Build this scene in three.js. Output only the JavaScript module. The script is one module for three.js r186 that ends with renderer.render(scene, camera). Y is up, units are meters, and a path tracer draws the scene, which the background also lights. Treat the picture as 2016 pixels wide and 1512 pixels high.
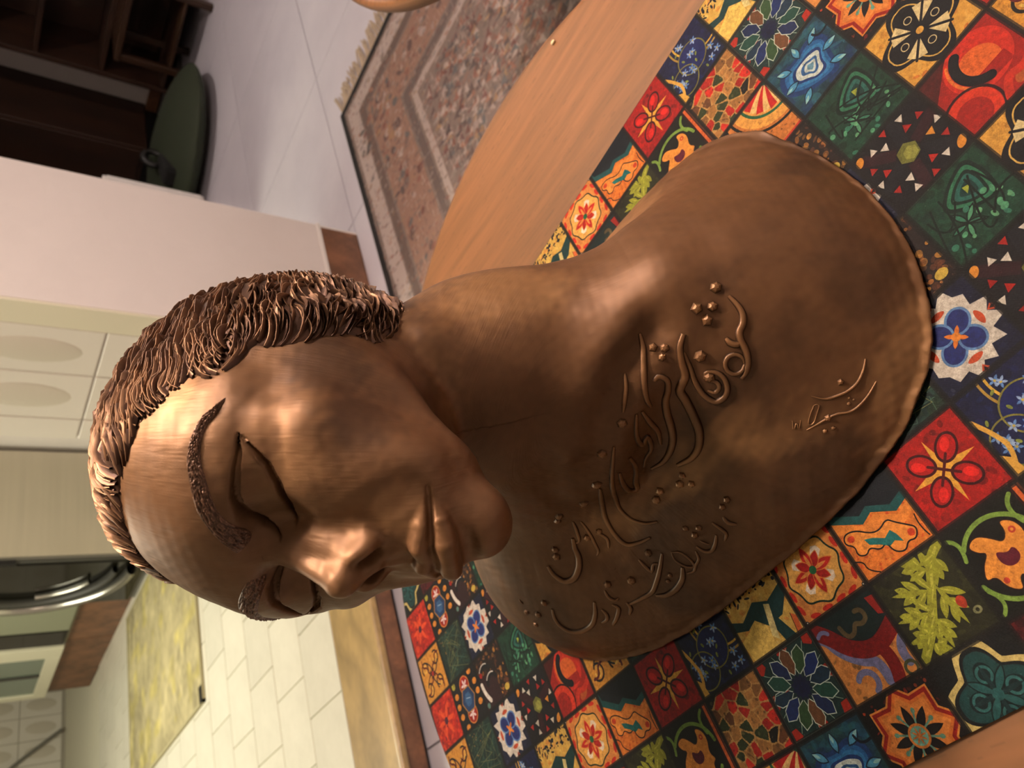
import * as THREE from 'three';
import { RectAreaLightUniformsLib } from 'three/addons/lights/RectAreaLightUniformsLib.js';
import { mergeGeometries } from 'three/addons/utils/BufferGeometryUtils.js';
import { RoundedBoxGeometry } from 'three/addons/geometries/RoundedBoxGeometry.js';

// ---------------------------------------------------------------- camera, lights, exposure
// The photograph was taken with the phone turned on its side, so the camera is rolled a quarter turn.
// World: y up, metres; the room's walls run along x and z; the round table stands at the origin.
const scene = new THREE.Scene();
scene.background = new THREE.Color(0x000000);
const camera = new THREE.PerspectiveCamera(52.74, 2016 / 1512, 0.05, 40);
camera.position.set(-0.33076, 1.15235, -0.23847);
camera.up.set(-0.58971, 0.0866, 0.80296);
camera.lookAt(-0.33076 + 0.62742, 1.15235 - 0.57689, -0.23847 + 0.52301);
camera.focus = 0.42;
camera.userData.fStop = 14;
const renderer = new THREE.WebGLRenderer({ antialias: true });
renderer.toneMapping = THREE.LinearToneMapping;
renderer.toneMappingExposure = 1.0;
renderer.outputColorSpace = THREE.SRGBColorSpace;
renderer.shadowMap.enabled = true;
RectAreaLightUniformsLib.init();

const DINING_LAMP = { at: [0.05, 2.0, 0.5], color: 0xffe4cf, power: 4.8 };
const KITCHEN_LAMP = { at: [4.0, 2.52, 0.5], color: 0xfffae2, power: 14.5, size: [2.2, 0.8] };
const HALL_LAMP = { at: [1.6, 2.3, 4.2], color: 0xfff0e6, power: 3.6 };
const FILL_LAMP = { at: [-.8, 2.3, 1.3], color: 0xffe8e0, power: 8.5 };  // unseen fill lamp, added to brighten the partition and the face

// ---------------------------------------------------------------- helpers
const V3 = (x, y, z) => new THREE.Vector3(x, y, z);
function mulberry(seed) { return () => { seed = (seed + 0x6d2b79f5) | 0; let t = Math.imul(seed ^ (seed >>> 15), 1 | seed); t = (t + Math.imul(t ^ (t >>> 7), 61 | t)) ^ t; return ((t ^ (t >>> 14)) >>> 0) / 4294967296; }; }
const rnd = mulberry(20240611), rr = (a, b) => a + (b - a) * rnd();
const hash3 = (x, y, z) => { let h = Math.imul(x, 374761393) ^ Math.imul(y, 668265263) ^ Math.imul(z, 1440662683); h = Math.imul(h ^ (h >>> 13), 1274126177); return ((h ^ (h >>> 16)) >>> 0) / 4294967296; };
const fade = (t) => t * t * (3 - 2 * t), mix = (a, b, t) => a + (b - a) * t, clamp = (x, a = 0, b = 1) => Math.max(a, Math.min(b, x));
const sstep = (a, b, x) => fade(clamp((x - a) / (b - a)));
function noise3(x, y, z) {
  const X = Math.floor(x), Y = Math.floor(y), Z = Math.floor(z), fx = fade(x - X), fy = fade(y - Y), fz = fade(z - Z);
  const l = (dy, dz) => mix(hash3(X, Y + dy, Z + dz), hash3(X + 1, Y + dy, Z + dz), fx);
  return mix(mix(l(0, 0), l(1, 0), fy), mix(l(0, 1), l(1, 1), fy), fz);
}
const fbm = (x, y, z, o = 4) => { let s = 0, a = .5, n = 0; for (let i = 0; i < o; i++) { s += a * noise3(x, y, z); n += a; a *= .5; x = x * 2.03 + 7.1; y = y * 2.03 + 3.7; z = z * 2.03 + 1.3; } return s / n; };
const used = new Map();
const numbered = (n) => { const k = used.get(n) ?? 0; used.set(n, k + 1); return k ? n + '_' + String(k).padStart(3, '0') : n; };
function place(o, name, parent = scene) { o.name = numbered(name); parent.add(o); o.traverse((m) => { if (m.isMesh) { m.castShadow = m.receiveShadow = true; } }); return o; }
function group(name, at = [0, 0, 0], turn = 0, parent = scene) { const g = new THREE.Group(); g.position.set(...at); g.rotation.y = turn; return place(g, name, parent); }
function part(name, geo, mat, parent, at) { const m = new THREE.Mesh(geo, mat); if (at) m.position.set(...at); return place(m, name, parent); }
function tag(o, label, category, grp) { o.userData.label = label; o.userData.category = category; if (grp) o.userData.group = grp; return o; }
function struct(name, geo, mat, at) { const m = part(name, geo, mat, scene, at); m.userData.kind = 'structure'; return m; }
function box(x0, x1, y0, y1, z0, z1, r = 0) { // corner to corner
  const g = r ? new RoundedBoxGeometry(x1 - x0, y1 - y0, z1 - z0, 2, r) : new THREE.BoxGeometry(x1 - x0, y1 - y0, z1 - z0);
  g.translate((x0 + x1) / 2, (y0 + y1) / 2, (z0 + z1) / 2); return g.index ? g : g;
}
const plain = (g) => { g = g.index ? g.toNonIndexed() : g; for (const k of Object.keys(g.attributes)) if (!['position', 'normal', 'uv'].includes(k)) g.deleteAttribute(k); return g; };
const merged = (list) => mergeGeometries(list.map(plain));
function boxUV(g, s = 1) { // uv in metres, by the facing of each vertex
  const p = g.attributes.position, n = g.attributes.normal, uv = new Float32Array(p.count * 2);
  for (let i = 0; i < p.count; i++) { const a = Math.abs(n.getX(i)), b = Math.abs(n.getY(i)), c = Math.abs(n.getZ(i));
    const [x, y] = b >= a && b >= c ? [p.getX(i), p.getZ(i)] : a >= c ? [p.getZ(i), p.getY(i)] : [p.getX(i), p.getY(i)]; uv[i * 2] = x * s; uv[i * 2 + 1] = y * s; }
  g.setAttribute('uv', new THREE.BufferAttribute(uv, 2)); return g;
}
function dataTex(w, h, f, srgb = true) { // f(u, v) -> [r, g, b] 0..255
  const d = new Uint8Array(w * h * 4);
  for (let y = 0; y < h; y++) for (let x = 0; x < w; x++) { const c = f(x / w, y / h), o = (y * w + x) * 4; d[o] = c[0]; d[o + 1] = c[1]; d[o + 2] = c[2]; d[o + 3] = 255; }
  const t = new THREE.DataTexture(d, w, h); t.wrapS = t.wrapT = THREE.RepeatWrapping; t.magFilter = THREE.LinearFilter; t.minFilter = THREE.LinearMipmapLinearFilter; t.generateMipmaps = true;
  if (srgb) t.colorSpace = THREE.SRGBColorSpace; t.needsUpdate = true; return t;
}
const tiled = (t, s, q = s) => { const c = t.clone(); c.repeat.set(s, q); c.needsUpdate = true; return c; };
// noise that repeats over the unit square
const tnoise = (u, v, n, m, z) => { const a = noise3(u * n, v * m, z), b = noise3((u - 1) * n, v * m, z), c = noise3(u * n, (v - 1) * m, z), d = noise3((u - 1) * n, (v - 1) * m, z), fu = fade(u), fv = fade(v); return mix(mix(a, b, fu), mix(c, d, fu), fv); };
const std = (color, roughness = .6, extra = {}) => new THREE.MeshStandardMaterial({ color, roughness, ...extra });
// ---------------------------------------------------------------- the room
const mottle = (base, amp, n = 5, seed = 1) => dataTex(256, 256, (u, v) => { const a = (tnoise(u, v, n, n, seed) - .5) + .5 * (tnoise(u, v, n * 4, n * 4, seed + 9) - .5) + .25 * (tnoise(u, v, n * 13, n * 13, seed + 5) - .5); return base.map((c, i) => clamp(c + a * amp[i], 0, 255)); });
const paintTex = mottle([226, 219, 214], [8, 8, 8], 3, 11), floorTex = mottle([214, 210, 219], [16, 16, 14], 4, 12), kitchenTex = mottle([226, 222, 206], [10, 10, 10], 6, 13);
const marbleTex = dataTex(512, 512, (u, v) => { const w = tnoise(u, v, 4, 4, 3), a = tnoise(u, v, 7, 3, 5) * .5 + tnoise(u, v, 23, 9, 6) * .3 + tnoise(u, v, 60, 40, 7) * .2, b = Math.abs(Math.sin((u * 3 + w * 2.2) * Math.PI)); const k = .68 + .5 * (a - .5) + .12 * b; return [222 * k, 186 * k, 122 * k]; });
const stoneTex = dataTex(512, 256, (u, v) => { const a = tnoise(u, v, 6, 4, 21) * .5 + tnoise(u, v, 18, 14, 22) * .3 + tnoise(u, v, 60, 60, 23) * .2, k = .72 + .62 * (a - .5) ; return [160 * k, 110 * k, 78 * k]; });
const M = {
  paint: std(0xffffff, .75, { map: tiled(paintTex, .7) }), floorTile: std(0xffffff, .34, { map: floorTex }), grout: std(0x8d8a88, .9), kitchenTile: std(0xffffff, .3, { map: kitchenTex }), kitchenGrout: std(0xd2cebb, .9),
  marble: std(0xffffff, .32, { map: marbleTex }), stone: std(0xffffff, .45, { map: stoneTex }), ceiling: std(0xe9e6df, .9),
  wallTile: std(0xe2ddd2, .28), ovalTile: std(0xcfc8b9, .4), wallGrout: std(0xaaa496, .9), white: std(0xe8e3dd, .5), cream: std(0xdcd8c0, .6), black: std(0x0c0b0b, .45), steel: std(0xb9b7ae, .22, { metalness: .9 }),
  darkGlass: std(0x15140f, .08, { metalness: .1 }), grey: std(0x75736c, .4), darkGrey: std(0x3d3c38, .5),
};
// floors: a lower one of large pale tiles under the table, and the kitchen's a step higher
struct('floor', boxUV(box(-3.2, 8.2, -.15, -.012, -3.2, 6.0)), M.grout);
const FLOOR = scene.getObjectByName('floor');
for (let i = 0; i < 7; i++) for (let j = 0; j < 10; j++) {
  const x = -1.19 + .88 * (i - 2) + .01, z = .147 + .91 * (j - 3), x1 = x + .874, z1 = z + .904; if (x > 5) continue;
  if (x > 1.7 && z1 < 2.0) continue;
  const g = box(x, x1, -.012, -(rnd() * .0006), z, z1); part('floor_tile', boxUV(g, .6), M.floorTile, FLOOR);
}
const STEP = .10;
const KF = struct('floor_kitchen', boxUV(merged([box(1.775, 2.4, -.012, STEP - .006, -3.2, 1.88), box(2.4, 8.2, -.012, STEP - .006, -3.2, 2.78)])), M.kitchenGrout);
{ // step: marble tread with a rounded nosing over a brown stone riser with a shadow gap under it
  const s = new THREE.Shape(); s.moveTo(2.03, STEP); s.lineTo(1.752, STEP); s.quadraticCurveTo(1.737, STEP, 1.737, STEP - .014); s.quadraticCurveTo(1.737, STEP - .028, 1.752, STEP - .028); s.lineTo(2.03, STEP - .028); s.closePath();
  const g = new THREE.ExtrudeGeometry(s, { depth: 4.56, bevelEnabled: false, curveSegments: 6 }); g.translate(0, 0, -3.2);
  const st = group('trim_1'); st.userData.kind = 'structure';
  part('step_tread', boxUV(g, 1.3), M.marble, st);
  part('step_riser', boxUV(box(1.753, 1.775, .014, STEP - .028, -3.2, 1.36), 2), M.stone, st);
  part('shadow_gap', box(1.764, 1.776, 0, .014, -3.2, 1.36), M.black, st);
}
{ // kitchen floor tiles: square, each row shifted by half a tile
  const w = .288, gap = .006, mats = [0, 1, 2, 3].map((i) => std(new THREE.Color().setScalar(.93 + .025 * i), .28, { map: kitchenTex }));
  let row = 0;
  for (let x = 2.036; x < 6.2; x += w, row++) for (let z = -1.6 + (row % 2 ? .147 : 0); z < 2.3; z += w) {
    if (x < 2.4 && z + w > 1.88) continue;
    const px = Math.min(x + w - gap, 8.2), g = new THREE.BoxGeometry(w - gap, .012, w - gap); 
    part('floor_tile', boxUV(g, 2), mats[Math.floor(rnd() * 4)], KF, [x + (w - gap) / 2, STEP - .006 + rnd() * .0008, z + (w - gap) / 2]);
  }
}
// walls and ceiling with thickness; the partition stub that hides part of the hall
struct('ceiling', box(-3.3, 8.3, 2.7, 2.85, -3.3, 6.1), M.ceiling);
struct('wall_left', boxUV(box(-3.3, 8.3, 0, 2.7, -3.35, -3.2)), M.paint);
struct('wall_front', boxUV(box(-3.35, -3.2, 0, 2.7, -3.35, 6.15)), M.paint);
struct('wall_right', boxUV(box(-3.35, 8.35, 0, 2.7, 6.0, 6.15)), M.paint);
struct('baseboard_right', boxUV(box(-3.2, 8.2, 0, .09, 5.985, 6.0), 2), M.stone);
const WB = struct('wall_back', boxUV(box(8.2, 8.35, 0, 2.7, -3.35, 6.15)), M.wallGrout);
struct('wall_kitchen', boxUV(box(2.35, 8.2, 0, 2.7, 2.78, 2.9)), M.paint);
const PW = struct('wall_partition', boxUV(box(1.453, 2.1, .152, 2.7, 1.362, 1.9)), M.paint);
part('corner_strip', box(1.456, 1.545, .152, 2.7, 1.354, 1.364), M.cream, PW);
part('edge_trim', box(1.449, 1.458, .146, .158, 1.35, 1.905), M.white, PW);
part('plinth_side', boxUV(box(1.456, 2.1, 0, .146, 1.36, 1.893), 2), M.stone, PW);
part('plinth_trim', box(1.454, 1.46, 0, .146, 1.893, 1.9), M.white, PW);
// wall tiles with a raised oval in each
function ovalTile(parent, wide, high, at, turn, oval) {
  const g = group('wall_tile', at, turn, parent), e = new THREE.SphereGeometry(1, 20, 8, 0, Math.PI * 2, 0, Math.PI / 2);
  part('tile_face', new RoundedBoxGeometry(wide - .006, high - .006, .012, 1, .003), M.wallTile, g);
  if (oval) { e.rotateX(Math.PI / 2); e.scale(wide * .27, high * .37, .006); part('oval', e, M.ovalTile, g, [0, 0, .005]); }
}
{
  const xs = [1.545, 1.755, 1.985, 2.1];
  for (let c = 0; c < 3; c++) for (let r = 0; r < 6; r++) { const w = xs[c + 1] - xs[c]; ovalTile(PW, w, .34, [xs[c] + w / 2, .83 + .34 * (r - 2) + .17, 1.36], Math.PI, c < 2 && r >= 2); }
  for (let c = 0; c < 13; c++) for (let r = 0; r < 5; r++) ovalTile(WB, .21, .34, [8.2, STEP + .02 + .34 * r + .17, 2.5 - .21 * c - .105], -Math.PI / 2, true);
}
// ---------------------------------------------------------------- round wooden tables
const woodTex = dataTex(640, 640, (u, v) => {
  const w = tnoise(u, v, 3, 2, 41) * .06, g = tnoise(u, v + w, 6, 90, 42), f = tnoise(u, v, 24, 300, 43), pore = tnoise(u, v, 70, 420, 44), b = tnoise(u, v, 2, 9, 45), k = .9 + .22 * (g - .5) + .13 * (f - .5) + .22 * (b - .5) - (pore > .78 ? .09 : 0);
  return [116 * k, 75 * k, 37 * k * k];
});
const woodMat = new THREE.MeshPhysicalMaterial({ color: 0xffffff, roughness: .55, map: tiled(woodTex, 1.6), clearcoat: .12, clearcoatRoughness: .4 });
function roundTable(t, R, y, rise = 0) {
  const pr = [[0, y - .028], [R - .012, y - .028], [R - .003, y - .025], [R, y - .016], [R, y - .008], [R - .003, y - .002], [R - .01, y], [0, y]].map((a) => new THREE.Vector2(...a));
  const g = new THREE.LatheGeometry(pr, 128); g.computeVertexNormals(); part('table_top', boxUV(g), woodMat, t);
  part('apron', new THREE.CylinderGeometry(R * .62, R * .62, .06, 48, 1, false), woodMat, t, [0, y - .06, 0]);
  const col = [[0, .03 + rise], [.05, .03 + rise], [.045, .12], [.03, .3], [.034, .5], [.05, .62], [.06, y - .085], [0, y - .085]].map((a) => new THREE.Vector2(...a));
  part('pedestal', new THREE.LatheGeometry(new THREE.SplineCurve(col.slice(1, -1)).getPoints(24), 28), woodMat, t);
  for (let k = 0; k < 4; k++) { const a = k * Math.PI / 2 + .5, c = Math.cos(a), s = Math.sin(a), q = new THREE.QuadraticBezierCurve3(V3(.02 * c, .17, .02 * s), V3(.18 * c, .12, .18 * s), V3(.27 * c, .02 + rise, .27 * s)); part('foot', new THREE.TubeGeometry(q, 14, .018, 10), woodMat, t); }
}
const TH = .74;
{ const t = tag(group('round_table'), 'round orange wooden table carrying the patterned cloth and the bust', 'table'); roundTable(t, .3985, TH); }
{ // crumbs on the wood
  const m = std(0xe8d3a4, .7), g = new THREE.IcosahedronGeometry(.0022, 1); g.scale(1.2, .7, .8);
  const e1 = [Math.cos(-.10472), Math.sin(-.10472)], at = (u, v) => { const a = u * .048 - .1788, b = v * .048 - .2611; return [a * e1[0] + b * e1[1], TH + .0012, -(-a * e1[1] + b * e1[0])]; };
  tag(part('crumb', g, m, scene, at(1.05, -2.05)), 'pale crumb lying on the bare wood of the table near its rim', 'crumb');
}
// ---------------------------------------------------------------- kitchen
{ // tall unit: its plain side faces the table, its dark glass front with a chrome arc faces the kitchen
  const t = tag(group('oven_unit', [4.67, STEP, 2.37]), 'tall beige kitchen unit with dark glass front and curved chrome trim, past the white tiles', 'oven');
  const body = dataTex(128, 256, (u, v) => { const k = 1 + .05 * (tnoise(u, v, 2, 60, 4) - .5) + .05 * (tnoise(u, v, 3, 6, 8) - .5); return [192 * k, 182 * k, 164 * k]; });
  part('body', boxUV(box(-.31, .31, 0, 2.2, -.33, .37, .008), 1), std(0xffffff, .5, { map: body }), t);
  part('front_frame', box(-.31, .31, 0, 2.2, -.352, -.33, .006), M.grey, t); part('frame_edge', box(-.312, -.285, 0, 2.2, -.362, -.35, .003), M.darkGrey, t);
  part('glass_door', box(-.27, .31, .04, 1.3, -.366, -.352, .005), M.darkGlass, t);
  part('hinge', box(-.318, -.29, .72, .82, -.38, -.35, .004), M.black, t);
  const arc = (r, w, a0, a1) => { const c = new THREE.CatmullRomCurve3(Array.from({ length: 24 }, (_, i) => { const a = mix(a0, a1, i / 23); return V3(-.22 + r * Math.cos(a), .66 + r * 1.08 * Math.sin(a), -.39); })); const g = new THREE.TubeGeometry(c, 60, w, 10); g.translate(0, 0, .39); g.scale(1, 1, 1.6); g.translate(0, 0, -.385); return g; };
  part('chrome_trim', arc(.5, .028, -1.56, .9), M.steel, t); part('inner_trim', arc(.42, .018, -1.56, .9), M.darkGrey, t); part('handle', arc(.35, .012, -1.1, -.2), M.steel, t);
}
{
  const t = tag(group('dishwasher', [5.36, STEP, 2.42]), 'dark olive fronted kitchen appliance between the chrome trimmed oven unit and the pale cabinet', 'appliance');
  part('body', box(-.37, .37, .3, .95, -.38, .33, .008), std(0x6d6a50, .4), t); part('front_panel', box(-.36, .1, .32, .78, -.4, -.38, .004), std(0x8b8f78, .35), t); part('control_strip', box(-.36, .36, .8, .94, -.4, -.38, .004), M.darkGrey, t);
  part('dark_panel', box(.12, .36, .32, .78, -.4, -.38, .004), M.darkGlass, t); part('plinth', boxUV(box(-.37, .37, 0, .3, -.36, .3), 2), M.stone, t);
  part('worktop', box(-.38, .37, .95, .985, -.42, .33, .006), M.cream, t);
}
{ // cabinet with a framed glass door beyond it
  const t = tag(group('kitchen_cabinet', [6.27, STEP, 2.42]), 'pale kitchen cabinet with white framed glass door and brown plinth, by the far tiled wall', 'cabinet');
  part('carcass', box(-.53, .53, .3, 1.5, -.38, .33, .008), M.grey, t);
  const d = group('door', [0, 0, 0], 0, t);
  part('stile', box(-.52, -.33, .31, 1.48, -.41, -.38, .005), M.cream, d); part('stile', box(.44, .52, .31, 1.48, -.41, -.38, .005), M.cream, d); part('rail', box(-.33, .44, .31, .4, -.41, -.38, .005), M.cream, d); part('rail', box(-.33, .44, 1.36, 1.48, -.41, -.38, .005), M.cream, d);
  part('pane', box(-.33, .44, .4, 1.36, -.395, -.386), std(0x7d8a7c, .12, { metalness: .1 }), d); part('muntin', box(.02, .06, .4, 1.36, -.405, -.38), M.darkGrey, d);
  part('plinth', boxUV(box(-.53, .53, 0, .3, -.36, .3), 2), M.stone, t);
}
{ // grey hose hanging on the tiled wall
  const c = new THREE.CatmullRomCurve3([[8.12, .13, 2.12], [8.13, .28, 2.02], [8.15, .46, 1.9], [8.15, .62, 1.78], [8.15, .85, 1.62], [8.16, 1.2, 1.45]].map((p) => V3(...p)));
  tag(part('hose', new THREE.TubeGeometry(c, 40, .016, 10), M.grey, scene), 'grey hose curving up the far tiled kitchen wall', 'hose');
}
{ // kitchen mat
  const t = tag(group('kitchen_rug', [4.37, STEP + .0085, 1.42]), 'mottled olive and yellow mat on the white kitchen floor', 'rug');
  const tex = dataTex(512, 512, (u, v) => { const a = tnoise(u, v, 26, 12, 2) * .45 + tnoise(u, v, 60, 40, 3) * .3 + tnoise(u, v, 7, 5, 4) * .45, y = sstep(.5, .75, tnoise(u, v, 16, 14, 6)), k = .74 + .5 * (a - .5); return [mix(196, 208, y) * k * 1.1, mix(184, 194, y) * k * 1.1, mix(140, 124, y) * k * 1.1]; });
  const p = new THREE.PlaneGeometry(1.66, 1.08, 80, 60); p.rotateX(-Math.PI / 2);
  const q = p.attributes.position; for (let i = 0; i < q.count; i++) q.setY(i, .005 * noise3(q.getX(i) * 30, 0, q.getZ(i) * 30));
  p.computeVertexNormals(); part('pile', p, std(0xffffff, .95, { map: tex }), t);
  part('backing', box(-.835, .835, -.007, -.001, -.545, .545), std(0x9c9468, .9), t);
  part('edge_binding', merged([box(-.84, -.825, -.007, .006, -.55, .55), box(.825, .84, -.007, .006, -.55, .55), box(-.84, .84, -.007, .006, -.55, -.535), box(-.84, .84, -.007, .006, .535, .55)]), std(0xa9a07c, .9), t);
  part('corner_patch', box(-.838, -.79, .003, .009, -.548, -.47), M.black, t).userData.label = 'black patch at the corner';
}
// ---------------------------------------------------------------- dining room and hall beyond
{ // patterned rug with a dark binding and a fringe
  const t = tag(group('patterned_rug', [.33, .001, 1.43]), 'faded red and grey patterned rug with black edge and beige fringe', 'rug');
  const W = 2.0, H = 2.02, x1 = .995, z1 = 1.005;
  const cv = document.createElement('canvas'); cv.width = cv.height = 1024; const c = cv.getContext('2d'), R = mulberry(77);
  c.fillStyle = '#75665f'; c.fillRect(0, 0, 1024, 1024);
  const cols = ['#94857f', '#62564f', '#7a4f41', '#8a5d4b', '#4e3f3b', '#a6968f', '#403d3e', '#6c6059', '#927252', '#5c352f', '#4d5557', '#ae9f96'];
  for (const [a, b, col] of [[20, 60, '#a99a93'], [64, 84, '#5f5049'], [90, 190, '#86695b'], [196, 214, '#5e524d'], [220, 236, '#a3948c']]) { c.lineWidth = b - a; c.strokeStyle = col; const m = (a + b) / 2; c.strokeRect(m, m, 1024 - 2 * m, 1024 - 2 * m); }
  for (let i = 0; i < 520; i++) { const e = Math.floor(R() * 4), s = 30 + R() * 960, d = 95 + R() * 90, [x, y] = [[s, d], [s, 1024 - d], [d, s], [1024 - d, s]][e]; c.fillStyle = cols[Math.floor(R() * 12)]; c.globalAlpha = .75; c.beginPath(); c.ellipse(x, y, 4 + R() * 8, 3 + R() * 6, R() * 3, 0, 7); c.fill(); }
  for (let i = 0; i < 2200; i++) { const x = 250 + R() * 524, y = 250 + R() * 524; c.fillStyle = cols[Math.floor(R() * 12)]; c.globalAlpha = .7; c.beginPath(); for (let k = 0; k < 6; k++) { const a = k / 6 * 6.28, r = (k % 2 ? 4 : 9) * (.6 + R()); c.lineTo(x + r * Math.cos(a), y + r * Math.sin(a)); } c.fill(); }
  c.globalAlpha = .5; for (let i = 0; i < 9000; i++) { c.fillStyle = cols[Math.floor(R() * 12)]; c.fillRect(R() * 1024, R() * 1024, 3 + R() * 10, 1.5 + R() * 3); }
  c.globalAlpha = .28; for (let i = 0; i < 2600; i++) { c.fillStyle = R() < .5 ? '#cdbfb6' : '#3d3532'; c.fillRect(R() * 1024, R() * 1024, 2, 4 + R() * 14); }
  const tex = new THREE.CanvasTexture(cv); tex.colorSpace = THREE.SRGBColorSpace;
  const p = new THREE.PlaneGeometry(W, H, 150, 150); p.rotateX(-Math.PI / 2); const q = p.attributes.position;
  for (let i = 0; i < q.count; i++) q.setY(i, .006 + .003 * noise3(q.getX(i) * 60, 1, q.getZ(i) * 60));
  p.computeVertexNormals(); part('pile', p, std(0xffffff, .95, { map: tex }), t);
  const e = .014, bind = []; for (const s of [-1, 1]) { bind.push(box(s * x1 - e, s * x1 + e, 0, .0095, -z1 - e, z1 + e), box(-x1, x1, 0, .0095, s * z1 - e, s * z1 + e)); }
  part('binding', merged(bind), std(0x121110, .9), t); part('backing', box(-x1, x1, 0, .005, -z1, z1), std(0x57493f, .95), t);
  for (const s of [-1, 1]) { // fringe of loose threads at both ends
    const th = []; for (let x = -1.0; x < 1.12; x += .006) { const L = .09 + rr(0, .05), k = rr(-.02, .05), b = s * (z1 + e), c2 = new THREE.QuadraticBezierCurve3(V3(x, .005, b), V3(x + k * .3, .007, b + s * L * .5), V3(x + k, .003, b + s * L)); th.push(new THREE.TubeGeometry(c2, 3, .0032, 4)); if (x > .99) break; }
    const f = part('fringe', merged(th), std(0xb9a78f, .95), t); f.userData.kind = 'stuff';
  }
}
{ // a second round table: only its rim shows at the edge of the picture
  const t = tag(group('round_table', [-.392, 0, 1.083]), 'second round orange wooden table, only its rim showing beside the patterned rug', 'table');
  roundTable(t, .6, .74, .0085);
}
{ // low green ottoman with a black clasp, half hidden by the partition
  const t = tag(group('ottoman', [3.2, 0, 4.37], .1), 'low dark green rounded ottoman with a black clasp, past the partition wall', 'ottoman');
  const prof = [[0, 0.01], [.3, .012], [.52, .05], [.62, .1], [.6, .14], [.45, .2], [.2, .25], [0, .26]].map((a) => new THREE.Vector2(...a));
  const g = new THREE.LatheGeometry(new THREE.SplineCurve(prof).getPoints(30), 56); g.scale(1, 1, .95); part('cushion', g, std(0x1d2610, .8), t);
  const cl = group('clasp', [-.08, .2, -.22], .2, t); part('plate', new RoundedBoxGeometry(.12, .1, .5, 2, .03), std(0x050505, .95), cl); part('buckle', new THREE.TorusGeometry(.06, .02, 8, 20).rotateY(1.2), M.black, cl, [0, .08, .02]);
}
const darkWood = std(0xffffff, .55, { map: dataTex(64, 256, (u, v) => { const k = .75 + .5 * tnoise(u, v, 14, 2, 31); return [46 * k, 26 * k, 14 * k]; }) });
const amberWood = std(0x2a1505, .5);
{ // dark furniture standing in the unlit hall
  const t = tag(group('wardrobe', [4.92, 0, 5.44]), 'dark brown wooden wardrobe standing in the unlit hall, left of the pale strip of wall', 'wardrobe');
  part('carcass', boxUV(box(-.95, .55, .1, 2.3, -.05, .55, .008)), darkWood, t);
  part('door', boxUV(box(-.94, -.2, .14, 2.26, -.08, -.05, .006)), darkWood, t); part('door', boxUV(box(-.18, .54, .14, 2.26, -.08, -.05, .006)), darkWood, t);
  part('plinth', box(-.93, .53, 0, .1, -.02, .5), M.black, t);
  for (const x of [-.26, -.12]) part('handle', new THREE.CylinderGeometry(.01, .01, .16, 10), M.steel, t, [x, 1.15, -.1]);
}
{
  const t = tag(group('bookcase', [2.93, 0, 5.79]), 'dark brown tall open bookcase in the hall, right of the pale strip of wall', 'bookcase');
  part('side_panel', boxUV(box(.52, .56, 0, 2.1, -.3, .2, .004)), darkWood, t); part('side_panel', boxUV(box(-.56, -.52, 0, 2.1, -.3, .2, .004)), darkWood, t); part('back_panel', boxUV(box(-.54, .54, .05, 2.1, .17, .19)), darkWood, t);
  for (const y of [.08, .5, .92, 1.34, 1.76, 2.08]) part('shelf', boxUV(box(-.52, .52, y, y + .03, -.29, .17, .003)), darkWood, t);
}
{
  const t = tag(group('side_table', [2.75, 0, 5.25], .05), 'amber brown low wooden stand in front of the dark bookcase', 'stand');
  part('top', box(-.3, .3, .47, .51, -.2, .2, .008), amberWood, t); part('shelf', box(-.28, .28, .15, .17, -.18, .18, .004), amberWood, t);
  for (const [x, z] of [[-.27, -.17], [.27, -.17], [-.27, .17], [.27, .17]]) part('leg', box(x - .022, x + .022, 0, .47, z - .022, z + .022, .004), amberWood, t);
}
{
  const t = tag(group('low_cabinet', [3.15, 0, 3.46]), 'low white cabinet mostly hidden behind the partition wall, beside the green ottoman', 'cabinet');
  part('carcass', box(-.2, .24, .04, .6, -.26, .27, .004), M.white, t); part('plinth', box(-.17, .22, 0, .04, -.24, .25), M.grey, t); part('door', box(-.214, -.2, .06, .58, -.25, .26, .003), M.white, t);
  const b = dataTex(64, 64, (u, v) => { const k = tnoise(u, v, 7, 7, 51) > .52; return k ? [186, 172, 150] : [128, 104, 80]; });
  tag(part('box', boxUV(new RoundedBoxGeometry(.3, .16, .3, 2, .008), 2), std(0xffffff, .7, { map: b }), scene, [3.12, .682, 3.55]), 'small mottled beige box standing on the low white cabinet', 'box');
}
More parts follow.
